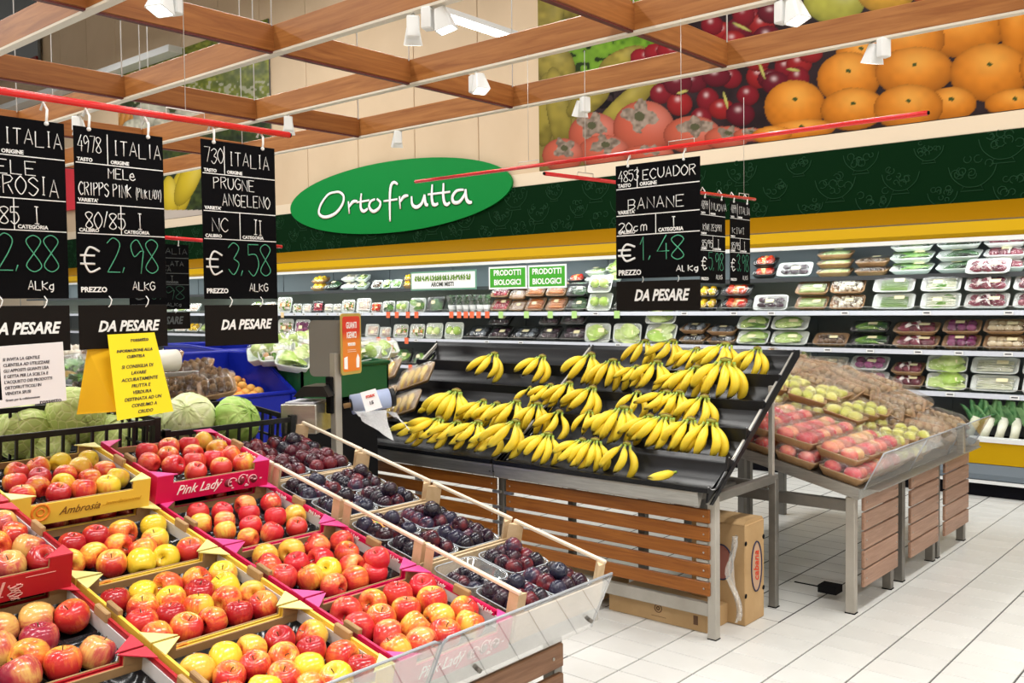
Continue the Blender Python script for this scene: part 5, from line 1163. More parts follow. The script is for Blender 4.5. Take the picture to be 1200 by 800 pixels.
def apple_me(m):
    g = G(); pr = [(.001, -.024), (.007, -.027), (.014, -.031), (.022, -.031), (.030, -.024), (.0365, -.010), (.0385, .004), (.037, .016), (.032, .027), (.024, .0335), (.016, .0345), (.009, .030), (.004, .023), (.001, .021)]
    g.lathe(pr, 20, lobes=5, amp=.014); return g.mesh('skin', m)
AME = {k: apple_me(m) for k, m in MA.items()}
g = G(); g.tube([(0, 0, .020), (.001, 0, .030), (.004, .001, .040)], [.0012, .0011, .0016], 5); STEM = g.mesh('stem', mat('stem_brown', (.10, .06, .02), .8))
g = G(); g.lathe([(.0075, 0), (.0075, .0004), (.0068, .0006)], 12); g.moved(TR(.026, .004, .0265, 0, R(46), 0)); 
g2 = G(); g2.lathe([(.0082, 0), (.0080, .0006)], 12); g2.moved(TR(.0268, 0, .0276, 0, R(42), 0)); STK = g2.mesh('sticker', mat('apple_sticker', (.88, .80, .84), .4))
APN = dict(r='red', o='orange-red', y='yellow', p='pink-red', d='mottled red')
seen_lab = set()
def apples(lst, z0, where, box_, default='r', s=1.0):
    xc_, y0_ = box_; x0_, x1_, y1_ = xc_-CL/2+.046, xc_+CL/2-.044, y0_+CW-.046; y0_ += .046
    Q = []
    for a in lst:
        p = onslope(a[0], a[1], XE, z0+(a[3] if len(a) > 3 else 0), 12); Q.append([p.x, p.y, len(a) > 3])
    for it in range(40):
        for q in Q: q[0] = min(max(q[0], x0_), x1_); q[1] = min(max(q[1], y0_), y1_)
        for i in range(len(Q)):
            for j in range(i):
                if Q[i][2] or Q[j][2]: continue
                dx, dy = Q[i][0]-Q[j][0], Q[i][1]-Q[j][1]; dd = math.hypot(dx, dy)+1e-6
                if dd < .068:
                    f_ = (.068-dd)/2/dd*.8; Q[i][0] += dx*f_; Q[i][1] += dy*f_; Q[j][0] -= dx*f_; Q[j][1] -= dy*f_
    pos = {(a[0], a[1]): q for a, q in zip(lst, Q)}
    lst = sorted(lst, key=lambda a: (round((a[1]-a[0]*0)/16), a[0])); rowk = None; row = -1; idx = 0
    rows = {}
    for a in lst: rows.setdefault(round(a[1]/16), []).append(a)
    for r_, k in enumerate(sorted(rows)):
        for i, a in enumerate(sorted(rows[k])):
            c = a[2] if len(a) > 2 else default; dz = a[3] if len(a) > 3 else 0
            q_ = pos[a[0], a[1]]; p = Vector((q_[0], q_[1], z0+dz+(XE-q_[0])*math.tan(TL))); rn = random.Random(int(a[0]*7+a[1]*3))
            stk = rn.random() < .33
            tilt = rn.choice((.5, .9, 1.3, 1.6)) if not stk else rn.uniform(.1, .5); az = rn.uniform(0, 6.28)
            e = Euler((0, tilt, az)); q = rn.uniform(.94, 1.04)*s*.94
            if stk: e = Euler((0, rn.uniform(-.3, .5), rn.uniform(-1.6, .3)))
            lb = f"{APN[c]} apple in {where}, {num(r_)} line, {num(i)} from left"
            t_ = thing('apple', lb, 'apple', tuple(p), tuple(e), 'loose apples in cartons', (q, q, q*rn.uniform(.92, 1.02)))
            ob('skin', AME[c], t_)
            if not stk or tilt < .7: ob('stem', STEM, t_)
            if stk: ob('sticker', STK, t_)
apples([(138, 704, 'r'), (164, 697, 'y'), (196, 688, 'o'), (227, 683, 'o'), (261, 674, 'y'), (170, 719, 'o'), (201, 708, 'y'), (233, 701, 'r'), (265, 692, 'y'), (298, 699, 'o'), (178, 734, 'o'), (206, 729, 'r'), (238, 720, 'y'), (270, 712, 'r'), (310, 721, 'r'), (218, 748, 'o'), (245, 740, 'r'), (278, 732, 'r'), (190, 750, 'o')], .797, 'the second yellow carton from guard', (XC[1], YY))
apples([(112, 631, 'r'), (143, 624, 'o'), (180, 617, 'y'), (182, 634, 'y'), (143, 641, 'o'), (112, 652, 'o'), (174, 649, 'o'), (217, 648, 'o'), (206, 657, 'y'), (142, 660, 'o'), (172, 666, 'y'), (84, 640, 'r'), (80, 660, 'o')], .797, 'lower yellow carton under Ambrosia', (XC[2], YY))
apples([(297, 764, 'o'), (326, 756, 'r'), (374, 750, 'o'), (366, 769, 'r'), (406, 772, 'o'), (266, 780, 'y'), (303, 784, 'r'), (338, 777, 'o'), (238, 788, 'o'), (374, 790, 'y'), (342, 798, 'o'), (270, 800, 'o'), (432, 783, 'r'), (410, 794, 'y'), (304, 808, 'y'), (380, 812, 'r'), (236, 812, 'r')], .797, 'yellow lined carton nearest guard', (XC[0], YY))
ub = .880
apples([(19, 554, 'o'), (46, 548, 'o'), (74, 544, 'y'), (104, 539, 'y'), (148, 556, 'y'), (22, 566, 'o'), (47, 561, 'r'), (76, 558, 'r'), (103, 552, 'o'), (50, 573, 'r'), (105, 564, 'r'), (132, 558, 'r'), (79, 572, 'y'), (110, 575, 'o'), (135, 571, 'y'), (83, 583, 'r'), (30, 580, 'o')], ub, 'raised Ambrosia carton', (XC[3]+.035, YY-.02), s=.90)
apples([(172, 530, 'p'), (199, 525, 'p'), (226, 521, 'p'), (253, 516, 'o'), (197, 535, 'o'), (227, 532, 'p'), (254, 527, 'o'), (200, 545, 'p'), (226, 543, 'o'), (255, 538, 'p'), (282, 533, 'o'), (286, 544, 'o'), (229, 554, 'o'), (259, 549, 'o'), (180, 543, 'p')], ub, 'raised Pink Lady carton', (XC[3]+.035, PY-.015), default='p', s=.95)
apples([(8, 617, 'd'), (37, 627, 'r'), (6, 637, 'o'), (31, 644, 'd'), (61, 652, 'r'), (25, 662, 'd'), (-6, 652, 'r'), (-14, 630, 'd')], ub, 'raised red carton at left edge', (XC[2]+.05, RY_-.01), s=1.0)
apples([(232, 602, 'o'), (260, 601, 'p'), (288, 592, 'p'), (318, 590, 'p'), (262, 611, 'p'), (292, 603, 'p'), (323, 606, 'p', .02), (264, 623, 'o'), (294, 617, 'p'), (348, 604, 'o'), (350, 620, 'o'), (323, 628, 'p'), (296, 634, 'o'), (238, 614, 'o')], .797, 'pink carton below raised Pink Lady carton', (XC[2], PY), default='p', s=.90)
apples([(313, 655, 'o'), (342, 646, 'o'), (372, 641, 'p'), (400, 635, 'p'), (406, 649, 'o'), (376, 656, 'p'), (346, 663, 'p'), (409, 665, 'p'), (440, 657, 'o'), (384, 670, 'y'), (341, 675, 'p'), (363, 679, 'o'), (417, 683, 'o'), (442, 676, 'p'), (392, 688, 'p'), (474, 674, 'p', .035), (322, 666, 'p')], .797, 'middle pink carton', (XC[1], PY), default='p', s=1.0)
apples([(406, 717, 'p'), (437, 707, 'o'), (466, 699, 'o'), (500, 688, 'p'), (446, 727, 'o'), (476, 716, 'o'), (506, 705, 'o'), (486, 736, 'o'), (515, 725, 'o'), (546, 716, 'o'), (454, 746, 'p'), (493, 754, 'p'), (521, 744, 'o'), (550, 732, 'o'), (420, 736, 'p'), (464, 762, 'o')], .797, 'pink carton nearest guard', (XC[0], PY), default='p', s=1.08)
apples([(47, 726, 'd'), (86, 722, 'o'), (45, 752, 'd'), (10, 767, 'd'), (38, 775, 'o'), (118, 776, 'd'), (74, 787, 'o'), (38, 796, 'd'), (0, 738, 'd')], .800, 'half empty red carton', (XC[1], RY_), default='d', s=1.08)
apples([(128, 602, 'd'), (160, 596, 'd'), (190, 594, 'd'), (212, 588, 'r')], .790, 'shadowed carton under Ambrosia', (XC[3], YY), s=.9)
apples([(200, 578, 'd'), (255, 580, 'r'), (300, 573, 'r'), (330, 566, 'd')], .790, 'dark carton under raised Pink Lady carton', (XC[3], PY), s=.9)

# ---- plum crates of raw wood
M_raw = mat('raw_poplar', (.62, .46, .28), .6, build=grain((.54, .38, .21), (.70, .54, .35), (3, 3, 3), 4, .15)); M_raws = mat('raw_poplar_side', (.60, .46, .29), .65, build=grain((.54, .40, .24), (.68, .54, .37), (1, 8, 20), 3, .15)); M_rail2 = mat('white_wood_rail', (.78, .68, .54), .5)
M_punnet = clear('punnet_plastic', gloss=.14, rough=.05, milk=.14, milkc=(.55, .60, .64)); M_plabel = mat('punnet_label', (.75, .35, .05), .4, build=blotch([(.42, (.80, .62, .05)), (.5, (.78, .12, .03)), (.6, (.25, .45, .05))], 60))
def plum_mat(n, a, b):
    def f(m, t, bb):
        v = coords(t, 'Object'); oi = t.nodes.new('ShaderNodeObjectInfo'); lw = t.nodes.new('ShaderNodeLayerWeight'); lw.inputs[0].default_value = .5
        f_ = math_(t, 'ADD', noise(t, v, 30, 4), math_(t, 'MULTIPLY', math_(t, 'SUBTRACT', oi.outputs['Random'], .5), .5))
        t.links.new(ramp(t, f_, [(.35, a), (.62, b), (.9, (.22, .015, .02))]), bb.inputs['Base Color']); bb.inputs['Coat Weight'].default_value = .4; bb.inputs['Coat Roughness'].default_value = .25
        t.links.new(ramp(t, noise(t, v, 40, 3), [(.4, (.15,)*3), (.7, (.45,)*3)]), bb.inputs['Roughness'])
    return mat(n, a, .3, build=f)
PLM = dict(d=plum_mat('plum_dark', (.008, .006, .016), (.030, .007, .020)), r=plum_mat('plum_red', (.028, .004, .012), (.095, .007, .02)), b=plum_mat('plum_bluish', (.014, .016, .038), (.035, .026, .06)))
def plum_me(m):
    g = G(); g.lathe([(.002, -.023), (.010, -.0225), (.018, -.017), (.0235, -.006), (.0245, .004), (.021, .014), (.013, .0205), (.006, .021), (.001, .018)], 14); return g.mesh('skin', m)
PME = {k: plum_me(m) for k, m in PLM.items()}
XP = (-1.697, -2.040, -2.387, -2.727); PY0, PYW, PCL = 1.758, .372, .335
CRN = ('lowest plum crate by the guard', 'second plum crate from guard', 'third plum crate from guard', 'furthest plum crate')
npl = 0
for ci, xc in enumerate(XP):
    z = surf(xc, .740); t_ = thing('plum_crate', f'open raw wooden {CRN[ci]}', 'crate', (xc, PY0+PYW/2, z), (0, TL, 0), 'raw wood plum crates')
    hx, hy = PCL/2, PYW/2
    def post(sx, sy):
        g = G(); P = [(sx*hx, sy*hy), (sx*(hx-.032), sy*hy), (sx*hx, sy*(hy-.032))]
        if sx*sy < 0: P = P[::-1]
        g.prism(P, 0, .130); return g.mesh('post', M_raw)
    for sx in (-1, 1):
        for sy in (-1, 1): ob('post', cached(('post', sx, sy), lambda: post(sx, sy)), t_)
    for sy in (-1, 1):
        g = G(); g.bbox(-hx-.002, hx+.002, sy*(hy-.004)-.006, sy*(hy-.004)+.006, .130, .140, .002); part('rail', g, M_rail2, t_)
        g = G(); g.box(-hx+.001, hx-.001, sy*(hy+.002)-.002, sy*(hy+.002)+.002, .004, .06); part('side_board', g, M_raws, t_)
    for sx in (-1, 1):
        g = G(); g.box(sx*(hx-.0)-.003, sx*(hx-.0)+.003, -hy+.001, hy-.001, .004, .075); part('end_board', g, M_raws, t_)
    g = G(); g.box(-hx+.004, hx-.004, -hy+.004, hy-.004, 0, .004); part('base', g, M_raws, t_)
    M0 = Matrix.Translation((xc, PY0+PYW/2, z)) @ Euler((0, TL, 0)).to_matrix().to_4x4()
    rn = random.Random(40+ci); pn = 0
    for sx in (-1, 1):
        for sy in (-1, 1):
            cx, cy = sx*.079, sy*.088; lift_ = .006 if ci != 3 else .01
            pw = M0 @ Vector((cx, cy, lift_)); pn_name = {(-1, -1): 'upper left', (-1, 1): 'upper right', (1, -1): 'lower left', (1, 1): 'lower right'}[sx, sy]
            def pun():
                g = G(); q = lambda w_, d, zz, r: [(x, y, zz) for x, y in rrect(w_, d, r, 3)]
                loft(g, [q(.125, .135, 0, .02), q(.145, .160, .060, .025), q(.152, .170, .062, .028), q(.152, .170, .065, .028), q(.143, .158, .063, .024), q(.122, .132, .003, .018)])
                sp = [('shell', g.mesh('shell', M_punnet))]
                g = G(); g.tube([(x, y, .0645) for x, y in rrect(.150, .168, .028, 3)], .0016, 5, closed=True); sp.append(('rim', g.mesh('rim', mat('punnet_rim', (.50, .55, .60), .2)))); return sp
            pu = instance('punnet', cached('punnet', pun), f'clear plastic punnet at {pn_name} of the {CRN[ci]}', 'punnet', tuple(pw), (0, TL, 0), 'plum punnets')
            if (ci, sx, sy) in ((2, 1, -1), (1, -1, -1), (1, 1, 1), (3, 1, -1)):
                g = G(); g.box(-.045, .045, -.016, .016, 0, .0008); o = part('label', g, M_plabel, pu, loc=(.0, -.03, .072), rot=(.2, .1, .3))
            sm = ci == 0 and (sx, sy) == (-1, -1)
            pts = []
            for l_, (n1, n2, zz) in enumerate(((3, 3, .030), (3, 3, .062)) if not sm else ((3, 2, .028),)):
                for i in range(n1):
                    for j in range(n2):
                        pts.append((cx+(i-(n1-1)/2)*.043+rn.uniform(-.005, .005), cy+(j-(n2-1)/2)*.047+rn.uniform(-.005, .005), lift_+zz+rn.uniform(-.003, .004)+(.006 if ci == 3 else 0), l_))
            if not sm: pts.append((cx+rn.uniform(-.02, .02), cy+rn.uniform(-.02, .02), lift_+.090, 2))
            for k_, (x, y, zz, l_) in enumerate(pts):
                w_ = M0 @ Vector((x, y, zz)); c = rn.choice('dddb' if ci == 0 else 'ddrb' if ci == 1 else 'dddb' if ci == 2 else 'rrrd'); s_ = rn.uniform(.98, 1.18)*(1.08 if ci == 3 else 1.0)
                lname = ('bottom', 'middle', 'top')[l_]; 
                o = thing('plum', f"plum, {lname} layer {num(k_)}, {pn_name} punnet, {('lowest', 'second', 'third', 'furthest')[ci]} crate from guard", 'plum', tuple(w_), (rn.uniform(-1.3, 1.3), rn.uniform(-1.3, 1.3), rn.uniform(0, 6)), 'plums in the crates', (s_, s_, s_))
                ob('skin', PME[c], o); npl += 1
# ================================================================== behind the apples: cabbages, packs, bins
M_bcr = mat('black_crate', (.010, .011, .012), .4)
def crate(lb, loc, W, D, H, rot=(0, 0, 0)):
    """open lattice crate: W along y, D along x"""
    t_ = thing('vegetable_crate', lb, 'crate', loc, rot)
    g = G(); g.bbox(-D, 0, 0, W, 0, .01); part('base', g, M_bcr, t_)
    for nm, ax in (('front_side', 0), ('back_side', 1), ('left_side', 2), ('right_side', 3)):
        g = G(); L = W if ax < 2 else D; n = int(L/.045)
        def seg(a0, a1, z0, z1):
            if ax == 0: g.box(-.008, 0, a0, a1, z0, z1)
            elif ax == 1: g.box(-D, -D+.008, a0, a1, z0, z1)
            elif ax == 2: g.box(-D+a0, -D+a1, 0, .008, z0, z1)
            else: g.box(-D+a0, -D+a1, W-.008, W, z0, z1)
        seg(0, L, H-.018, H); seg(0, L, H*.48, H*.52); seg(0, L, 0, .03)
        for k in range(n+1): seg(max(0, k*L/n-.004), min(L, k*L/n+.004), .01, H-.01)
        if ax == 0:
            for k in range(n*2): seg(k*L/n/2, k*L/n/2+.005, .03, H*.5)
        part(nm, g, M_bcr, t_)
    for a in (0, W-.02):
        g = G(); g.box(-.02, .002, a, a+.02, 0, H+.006); part('corner_post', g, M_bcr, t_)
    return t_
crate('black lattice crate of savoy cabbages behind the Ambrosia carton', (-2.92, 1.0, 1.03), .585, .40, .205, (0, R(6), 0))
crate('black lattice crate of smooth cabbages behind the Pink Lady carton', (-2.92, 1.60, 1.0), .52, .40, .19, (0, R(6), 0))
from mathutils import noise as mnoise
def cab_mat(nm, a, b, c, s_, k):
    def f(m, t, bb):
        v = coords(t, 'Object'); oi = t.nodes.new('ShaderNodeObjectInfo'); n = noise(t, v, 6, 3)
        vo = t.nodes.new('ShaderNodeTexVoronoi'); vo.feature = 'DISTANCE_TO_EDGE'; vo.inputs['Scale'].default_value = k; t.links.new(v, vo.inputs['Vector'])
        e = math_(t, 'MULTIPLY', math_(t, 'MINIMUM', vo.outputs[0], .12), 4)
        mx = math_(t, 'ADD', math_(t, 'MULTIPLY', n, .8), e)
        t.links.new(ramp(t, mx, [(.2, a), (.65, b), (1.0, c)]), bb.inputs['Base Color']); bump(t, bb, e, s_, .01)
    return mat(nm, b, .5, build=f)
M_sav = cab_mat('savoy_leaf', (.84, .90, .46), (.72, .84, .32), (.54, .70, .20), .4, 34); M_cab = cab_mat('cabbage_leaf', (.80, .84, .56), (.72, .78, .44), (.62, .72, .32), .3, 14); M_cab2 = cab_mat('cabbage_leaf_green', (.52, .68, .22), (.42, .62, .16), (.32, .54, .10), .35, 14)
def cabbage(lb, p, r, m, seed, sq=(1, 1, .88), n=5):
    t_ = thing('cabbage', lb, 'cabbage', p, (R(62), R(20*math.sin(seed*3)), seed*.9), 'cabbages in the black crates'); rn = random.Random(seed)
    g = G()
    def f(u, v):
        th = u*PI; ph = v*2*PI; k = 1+.05*mnoise.noise(Vector((math.cos(ph)*math.sin(th)*2, math.sin(ph)*math.sin(th)*2, math.cos(th)*2+seed)))
        return (r*math.sin(th)*math.cos(ph)*sq[0]*k, r*math.sin(th)*math.sin(ph)*sq[1]*k, r*math.cos(th)*sq[2]*k)
    g.grid(f, 18, 36); part('heart', g, m, t_)
    for q in range(n):                      # wrapper leaves lying close on the head
        a0 = q*2*PI/n+rn.uniform(-.3, .3); g = G()
        def lf(u, v, a0=a0, q=q):
            th = .12+u*1.9; ph = a0+(v-.5)*2.5*math.sin(min(u*1.3+.35, 1.45)); edge = abs(v-.5)*2
            k = 1.012+.006*q+.022*edge**4+.010*math.sin(v*17+q*2)*edge*edge+.008*math.sin(u*8+v*5+q)+(.03 if u < .06 else 0)
            k += .05*mnoise.noise(Vector((u*4, v*5, seed+q*3)))+.03*mnoise.noise(Vector((u*11, v*13, seed+q)))
            return (r*math.sin(th)*math.cos(ph)*sq[0]*k, r*math.sin(th)*math.sin(ph)*sq[1]*k, r*math.cos(th)*sq[2]*k)
        g.grid(lf, 16, 24); lo = part('leaf', g, m, t_)
        g = G(); g.tube([tuple(Vector(lf(u/7, .5))*1.008) for u in range(8)], [.0006, .0008, .001, .0014, .0018, .002, .0024, .003], 6); part('rib', g, mat('leaf_rib', (.66, .74, .40), .5), lo)
    return t_
for i, (px, py, d, r, m, lb) in enumerate(((222, 489, 3.38, .088, M_cab, 'pale smooth cabbage left of the green one, behind the Pink Lady carton'), (277, 492, 3.45, .085, M_cab2, 'bright green cabbage beside the blue bin'), (188, 497, 3.5, .055, M_cab, 'small pale cabbage below the yellow notice'),
    (88, 487, 3.25, .100, M_sav, 'large savoy cabbage just right of the white notice'), (30, 508, 3.2, .095, M_sav, 'savoy cabbage under the white notice'), (8, 480, 3.4, .095, M_sav, 'savoy cabbage half hidden at the left edge'), (56, 524, 3.22, .08, M_sav, 'savoy cabbage low against the black lattice'), (133, 512, 3.3, .08, M_sav, 'savoy cabbage behind the lattice under the yellow notice'), (164, 503, 3.45, .07, M_sav, 'savoy cabbage beside the small pale cabbage'))):
    cabbage(lb, tuple(C0+ray(px, py)*d), r, m, i+1)
# heap of flat brown trays with mushrooms in film behind the cabbages
hp = thing('back_table', 'dark low table behind the cabbages carrying wrapped trays', 'table', (0, 0, 0))
g = G(); g.box(-4.3, -3.45, 1.15, 2.55, .86, .90); part('top', g, M_darkgap, hp)
for x in (-4.25, -3.5):
    for y in (1.2, 2.5): g = G(); g.box(x-.02, x+.02, y-.02, y+.02, 0, .86); part('leg', g, M_frame, hp)
for x in (-3.7, -4.1):
    pass
g = G(); g.box(-3.95, -3.5, 1.55, 2.2, .90, 1.08); part('riser', g, M_darkgap, hp)
g = G(); g.box(-4.28, -3.72, 1.2, 2.3, .90, 1.22); part('rear_riser', g, M_darkgap, hp)
sp_d = pack_spec('darkmush', M_trn, H=.03, seed=1, top=.02, sticker=False); sp_m = pack_spec('mushroom', M_trn, H=.03, seed=2, top=.02, sticker=False)
rn = random.Random(8)
PK = [(205, 440, 4.05, 0), (232, 437, 4.1, 0), (200, 456, 4.0, 0), (228, 452, 4.0, 0), (252, 447, 4.0, 0), (213, 466, 3.95, 0), (243, 461, 3.95, 0), (207, 474, 3.9, 0), (100, 432, 4.1, 0), (112, 446, 4.05, 0), (108, 458, 4.0, 0), (104, 470, 3.95, 0), (88, 420, 4.15, 1), (112, 422, 4.15, 0), (195, 427, 4.1, 0), (255, 460, 3.9, 0)]
for i, (px, py, d, k) in enumerate(PK):
    p = C0+ray(px, py)*d
    instance('mushroom_tray', sp_d if not k else sp_m, f"brown tray of {'dark' if not k else 'pale'} mushrooms, {num(i)} in the heap behind cabbages", 'mushroom tray', tuple(p), (R(24)+rn.uniform(-.2, .2), rn.uniform(-.2, .2), R(45)+rn.uniform(-.5, .5)), 'heaped mushroom trays', (.62, .62, .9))
# bag of lettuce beside the notice
t_ = thing('lettuce_bag', 'clear bag of lettuce between the two hanging notices', 'bag', tuple(C0+ray(90, 438)*3.9))
g = G(); rn = random.Random(6)
for k in range(14): leafblade(g, rn.uniform(-.06, .06), rn.uniform(-.08, .08), rn.uniform(-.05, .05), .10, .06, rn.uniform(0, 6), rn, .02)
part('leaves', g, PM['leaf'], t_, kind='stuff')
g = G(); g.ball((0, 0, 0), .11, 16, 10, (.9, 1.1, .75), .06); part('film', g, M_film2, t_)
# label roll and white card above the heap
t_ = thing('paper_roll', 'fat white roll of bags right of the yellow notice', 'roll', tuple(C0+ray(186, 423)*3.7), (0, 0, 0))
g = G(); g.tube([(0, -.075, 0), (0, .075, 0)], .043, 20); part('paper', g, mat('roll_cream', (.78, .76, .68), .6), t_); g = G(); g.tube([(0, -.079, 0), (0, .079, 0)], .014, 12); part('core', g, M_frame, t_)
g = G(); g.tube([(-.0, -.09, 0), (0, -.09, -.28)], .008, 6); g.tube([(0, -.09, 0), (0, .08, 0)], .006, 6); part('holder', g, M_frame, t_)
t_ = thing('white_card', 'white card lying on the mushroom trays under the bag roll', 'card', tuple(C0+ray(202, 439)*3.85), (0, R(-14), 0)); g = G(); g.bbox(-.05, .05, -.09, .09, 0, .002, .0006); part('card', g, M_paper, t_)

# ---- big bins
M_blue = mat('bin_blue', (.006, .018, .34), .35); M_blue2 = mat('bin_blue_dark', (.004, .012, .20), .4); M_green = mat('bin_green', (.012, .09, .035), .4)
def bin_(nm, lb, x0, x1, y0, y1, zb, zf, zr, m, m2, slots=True):
    """open tub, front (x1) rim at zf, rear (x0) rim at zr, base zb"""
    t_ = thing(nm, lb, 'bin'); w_ = .012
    g = G(); g.box(x1-w_, x1, y0, y1, zb, zf); part('front_wall', g, m, t_)
    g = G(); g.box(x0, x0+w_, y0, y1, zb, zr); part('rear_wall', g, m, t_)
    for y, n_ in ((y0, 'left_wall'), (y1-w_, 'right_wall')):
        g = G(); g.prism_y([(x0, zb), (x1, zb), (x1, zf), (x0+(x1-x0)*.45, zr), (x0, zr)], y, y+w_); part(n_, g, m, t_)
    g = G(); g.box(x0, x1, y0, y1, zb, zb+.02); part('base', g, m2, t_)
    g = G(); e = .008; P = [(x1, y0, zf), (x1, y1, zf), (x0+(x1-x0)*.45, y1, zr), (x0, y1, zr), (x0, y0, zr), (x0+(x1-x0)*.45, y0, zr)]; g.tube(P, .013, 8, closed=True); part('rim', g, m, t_)
    if slots:
        g = G()
        for k in range(16):
            for r_ in range(2): yy = y0+.05+(y1-y0-.1)*k/15; g.box(x1, x1+.001, yy, yy+.012, zf-.16-.10*r_, zf-.10-.10*r_)
        part('slots', g, m2, t_, kind='stuff')
        g = G()
        for k in range(3): yy = y0+(y1-y0)*(.02+.48*k); g.box(x1, x1+.012, yy-.012, yy+.012, zb, zf-.01)
        part('ribs', g, m, t_, kind='stuff')
    return t_
f1, f2 = C0+ray(345, 459)*5.1, C0+ray(262, 466)*5.1
XF = f1.x; XR = XF-.62
bs = bin_('blue_bin', 'large blue plastic bin holding apricots', XR, XF, at(233, 468, 0, XF).y-.05, f1.y, .02, f1.z, at(292, 411, 0, XR).z, M_blue, M_blue2)
b2 = bin_('blue_bin', 'second blue bin behind, only its rim visible', XR-1.7, XR-.9, at(262, 405, 0, XR-.9).y, at(332, 405, 0, XR-.9).y, .02, at(300, 409, 0, XR-.9).z, at(300, 402, 0, XR-1.3).z, M_blue, M_blue2)

M_apr = mat('apricot_skin', (.80, .36, .06), .5, build=blotch([(.35, (.84, .48, .10)), (.65, (.78, .25, .05))], 20, vary=.3))
ap = G(); ap.ball((0, 0, 0), .030, 12, 8, (1, 1, .95)); apm = ap.mesh('skin', M_apr)
AP = [(260, 449), (269, 446), (278, 446), (289, 447), (299, 451), (265, 456), (273, 452), (284, 453), (294, 456), (303, 459), (268, 461), (277, 459), (287, 461), (297, 464), (258, 458), (281, 465), (292, 467), (271, 466), (306, 466), (262, 464), (240, 441), (247, 445)]
for i, (px, py) in enumerate(AP):
    p = at(px, py, 0, XF-.10-(467-py)*.018); o = thing('apricot', f"orange apricot in the blue bin, {num(i)} counting from the top left of the heap", 'apricot', tuple(p), (i, i*.7, 0), 'apricots in the blue bin'); ob('skin', apm, o)
g = G(); h = at(281, 462, 0, XF-.3); g.box(XR+.05, XF-.05, f2.y+.1, f1.y-.06, .48, h.z-.05)
o = part('bin_filling', g, M_blue2, bs)
gx = -4.2; ga, gb = at(318, 430, 0, gx), at(455, 424, 0, gx); ga.y = max(ga.y, f1.y+.04)
gbn = bin_('green_bin', 'dark green bin of wrapped vegetables behind the glove stand', gx-.65, gx, ga.y, gb.y, gb.z-.20, gb.z, gb.z+.02, M_green, M_green, False)
g = G(); g.box(gx-.6, gx-.05, ga.y+.05, gb.y-.05, 0, gb.z-.20); o = part('low_stand', g, M_darkgap, label='dark stand under the green bin', cat='stand')
sp_c = pack_spec('cabbage', M_trw, seed=0); sp_x = pack_spec('mixed', M_trw, seed=1); sp_l = pack_spec('palelettuce', M_trw, seed=2)
GP = [(318, 412, 0), (331, 421, 2), (336, 409, 0), (350, 420, 0), (352, 406, 2), (362, 413, 1), (322, 423, 1), (343, 430, 2), (362, 425, 0), (430, 415, 1), (441, 418, 2), (449, 414, 1), (433, 423, 0), (312, 420, 0)]
for i, (px, py, k) in enumerate(GP):
    p = at(px, py, 0, gx-.08-(430-py)*.02); instance('wrapped_tray', (sp_c, sp_x, sp_l)[k], f"bulging wrapped tray of pale vegetables in the green bin, {num(i)} from left over the heap", 'vegetable tray', tuple(p), (R(35), rn.uniform(-.3, .3), R(48)+rn.uniform(-.4, .4)), 'packs heaped in the green bin', (.75, .75, 1.1))
g = G(); g.box(gx-.6, gx-.04, ga.y+.03, gb.y-.03, gb.z-.17, gb.z-.06); part('bin_filling', g, M_green, gbn)

# ---- glove and bag stand between the two displays
DX, DY = -2.86, 2.28
t_ = thing('glove_stand', 'steel glove dispenser stand with grey plate and orange sign', 'stand', (DX, DY, 0))
g = G(); g.bbox(-.016, .016, -.016, .016, .02, 1.42, .002); part('post', g, M_frame2, t_)
g = G(); g.lathe([(.16, 0), (.16, .012), (.02, .03)], 24); part('base', g, M_frame, t_)
def dpt(px, py, off=0): p = C0+ray(px, py)*(3.6+off); return Vector((p.x-DX, p.y-DY, p.z))
a, b, c = dpt(363, 441), dpt(404, 441), dpt(363, 375)
g = G(); u = (b-a).normalized(); vv = Vector((0, 0, 1)); nn = u.cross(vv).normalized(); W = (b-a).length; H = c.z-a.z
ring_ = [a+u*(x+W/2)+vv*(y+H/2) for x, y in rrect(W, H, .02, 4)]; n = len(ring_)
g.add([tuple(p-nn*0) for p in ring_]+[tuple(p-nn*.004) for p in ring_], [tuple(range(n)), tuple(range(n, 2*n))[::-1]]+[(i, n+i, n+(i+1) % n, (i+1) % n) for i in range(n)]); part('grey_plate', g, mat('dull_steel', (.21, .21, .195), .45, metal=.3), t_)
a, b, c = dpt(400.5, 440, -.02), dpt(424, 444, .12), dpt(403, 374, -.02)
u = (b-a); u.z = 0; W = u.length; u.normalize(); nn = u.cross(vv).normalized(); H = .235
Mx = Matrix(((u.x, 0, nn.x, a.x), (u.y, 0, nn.y, a.y), (0, 1, 0, a.z), (0, 0, 0, 1)))
cs = [(x+W/2, y+H/2) for x, y in rrect(W, H, .014, 4)]
g = G(); g.prism(cs, -.004, 0); g.moved(Mx); so = part('sign_board', g, mat('gold_border', (.50, .36, .09), .4), t_)
g = G(); g.prism([(W/2+(x-W/2)*.86, H/2+(y-H/2)*.9) for x, y in cs], 0, .001); g.moved(Mx); 
def orr(m, t, b):
    v = coords(t, 'Object'); s_ = t.nodes.new('ShaderNodeSeparateXYZ'); t.links.new(v, s_.inputs[0]); t.links.new(ramp(t, math_(t, 'MULTIPLY', math_(t, 'SUBTRACT', s_.outputs[2], 1.36), 5), [(.0, (.80, .22, .03)), (.5, (.80, .25, .04)), (.7, (.70, .05, .03))]), b.inputs['Base Color'])
part('sign_face', g, mat('orange_face', (.75, .12, .03), .4, build=orr), so)
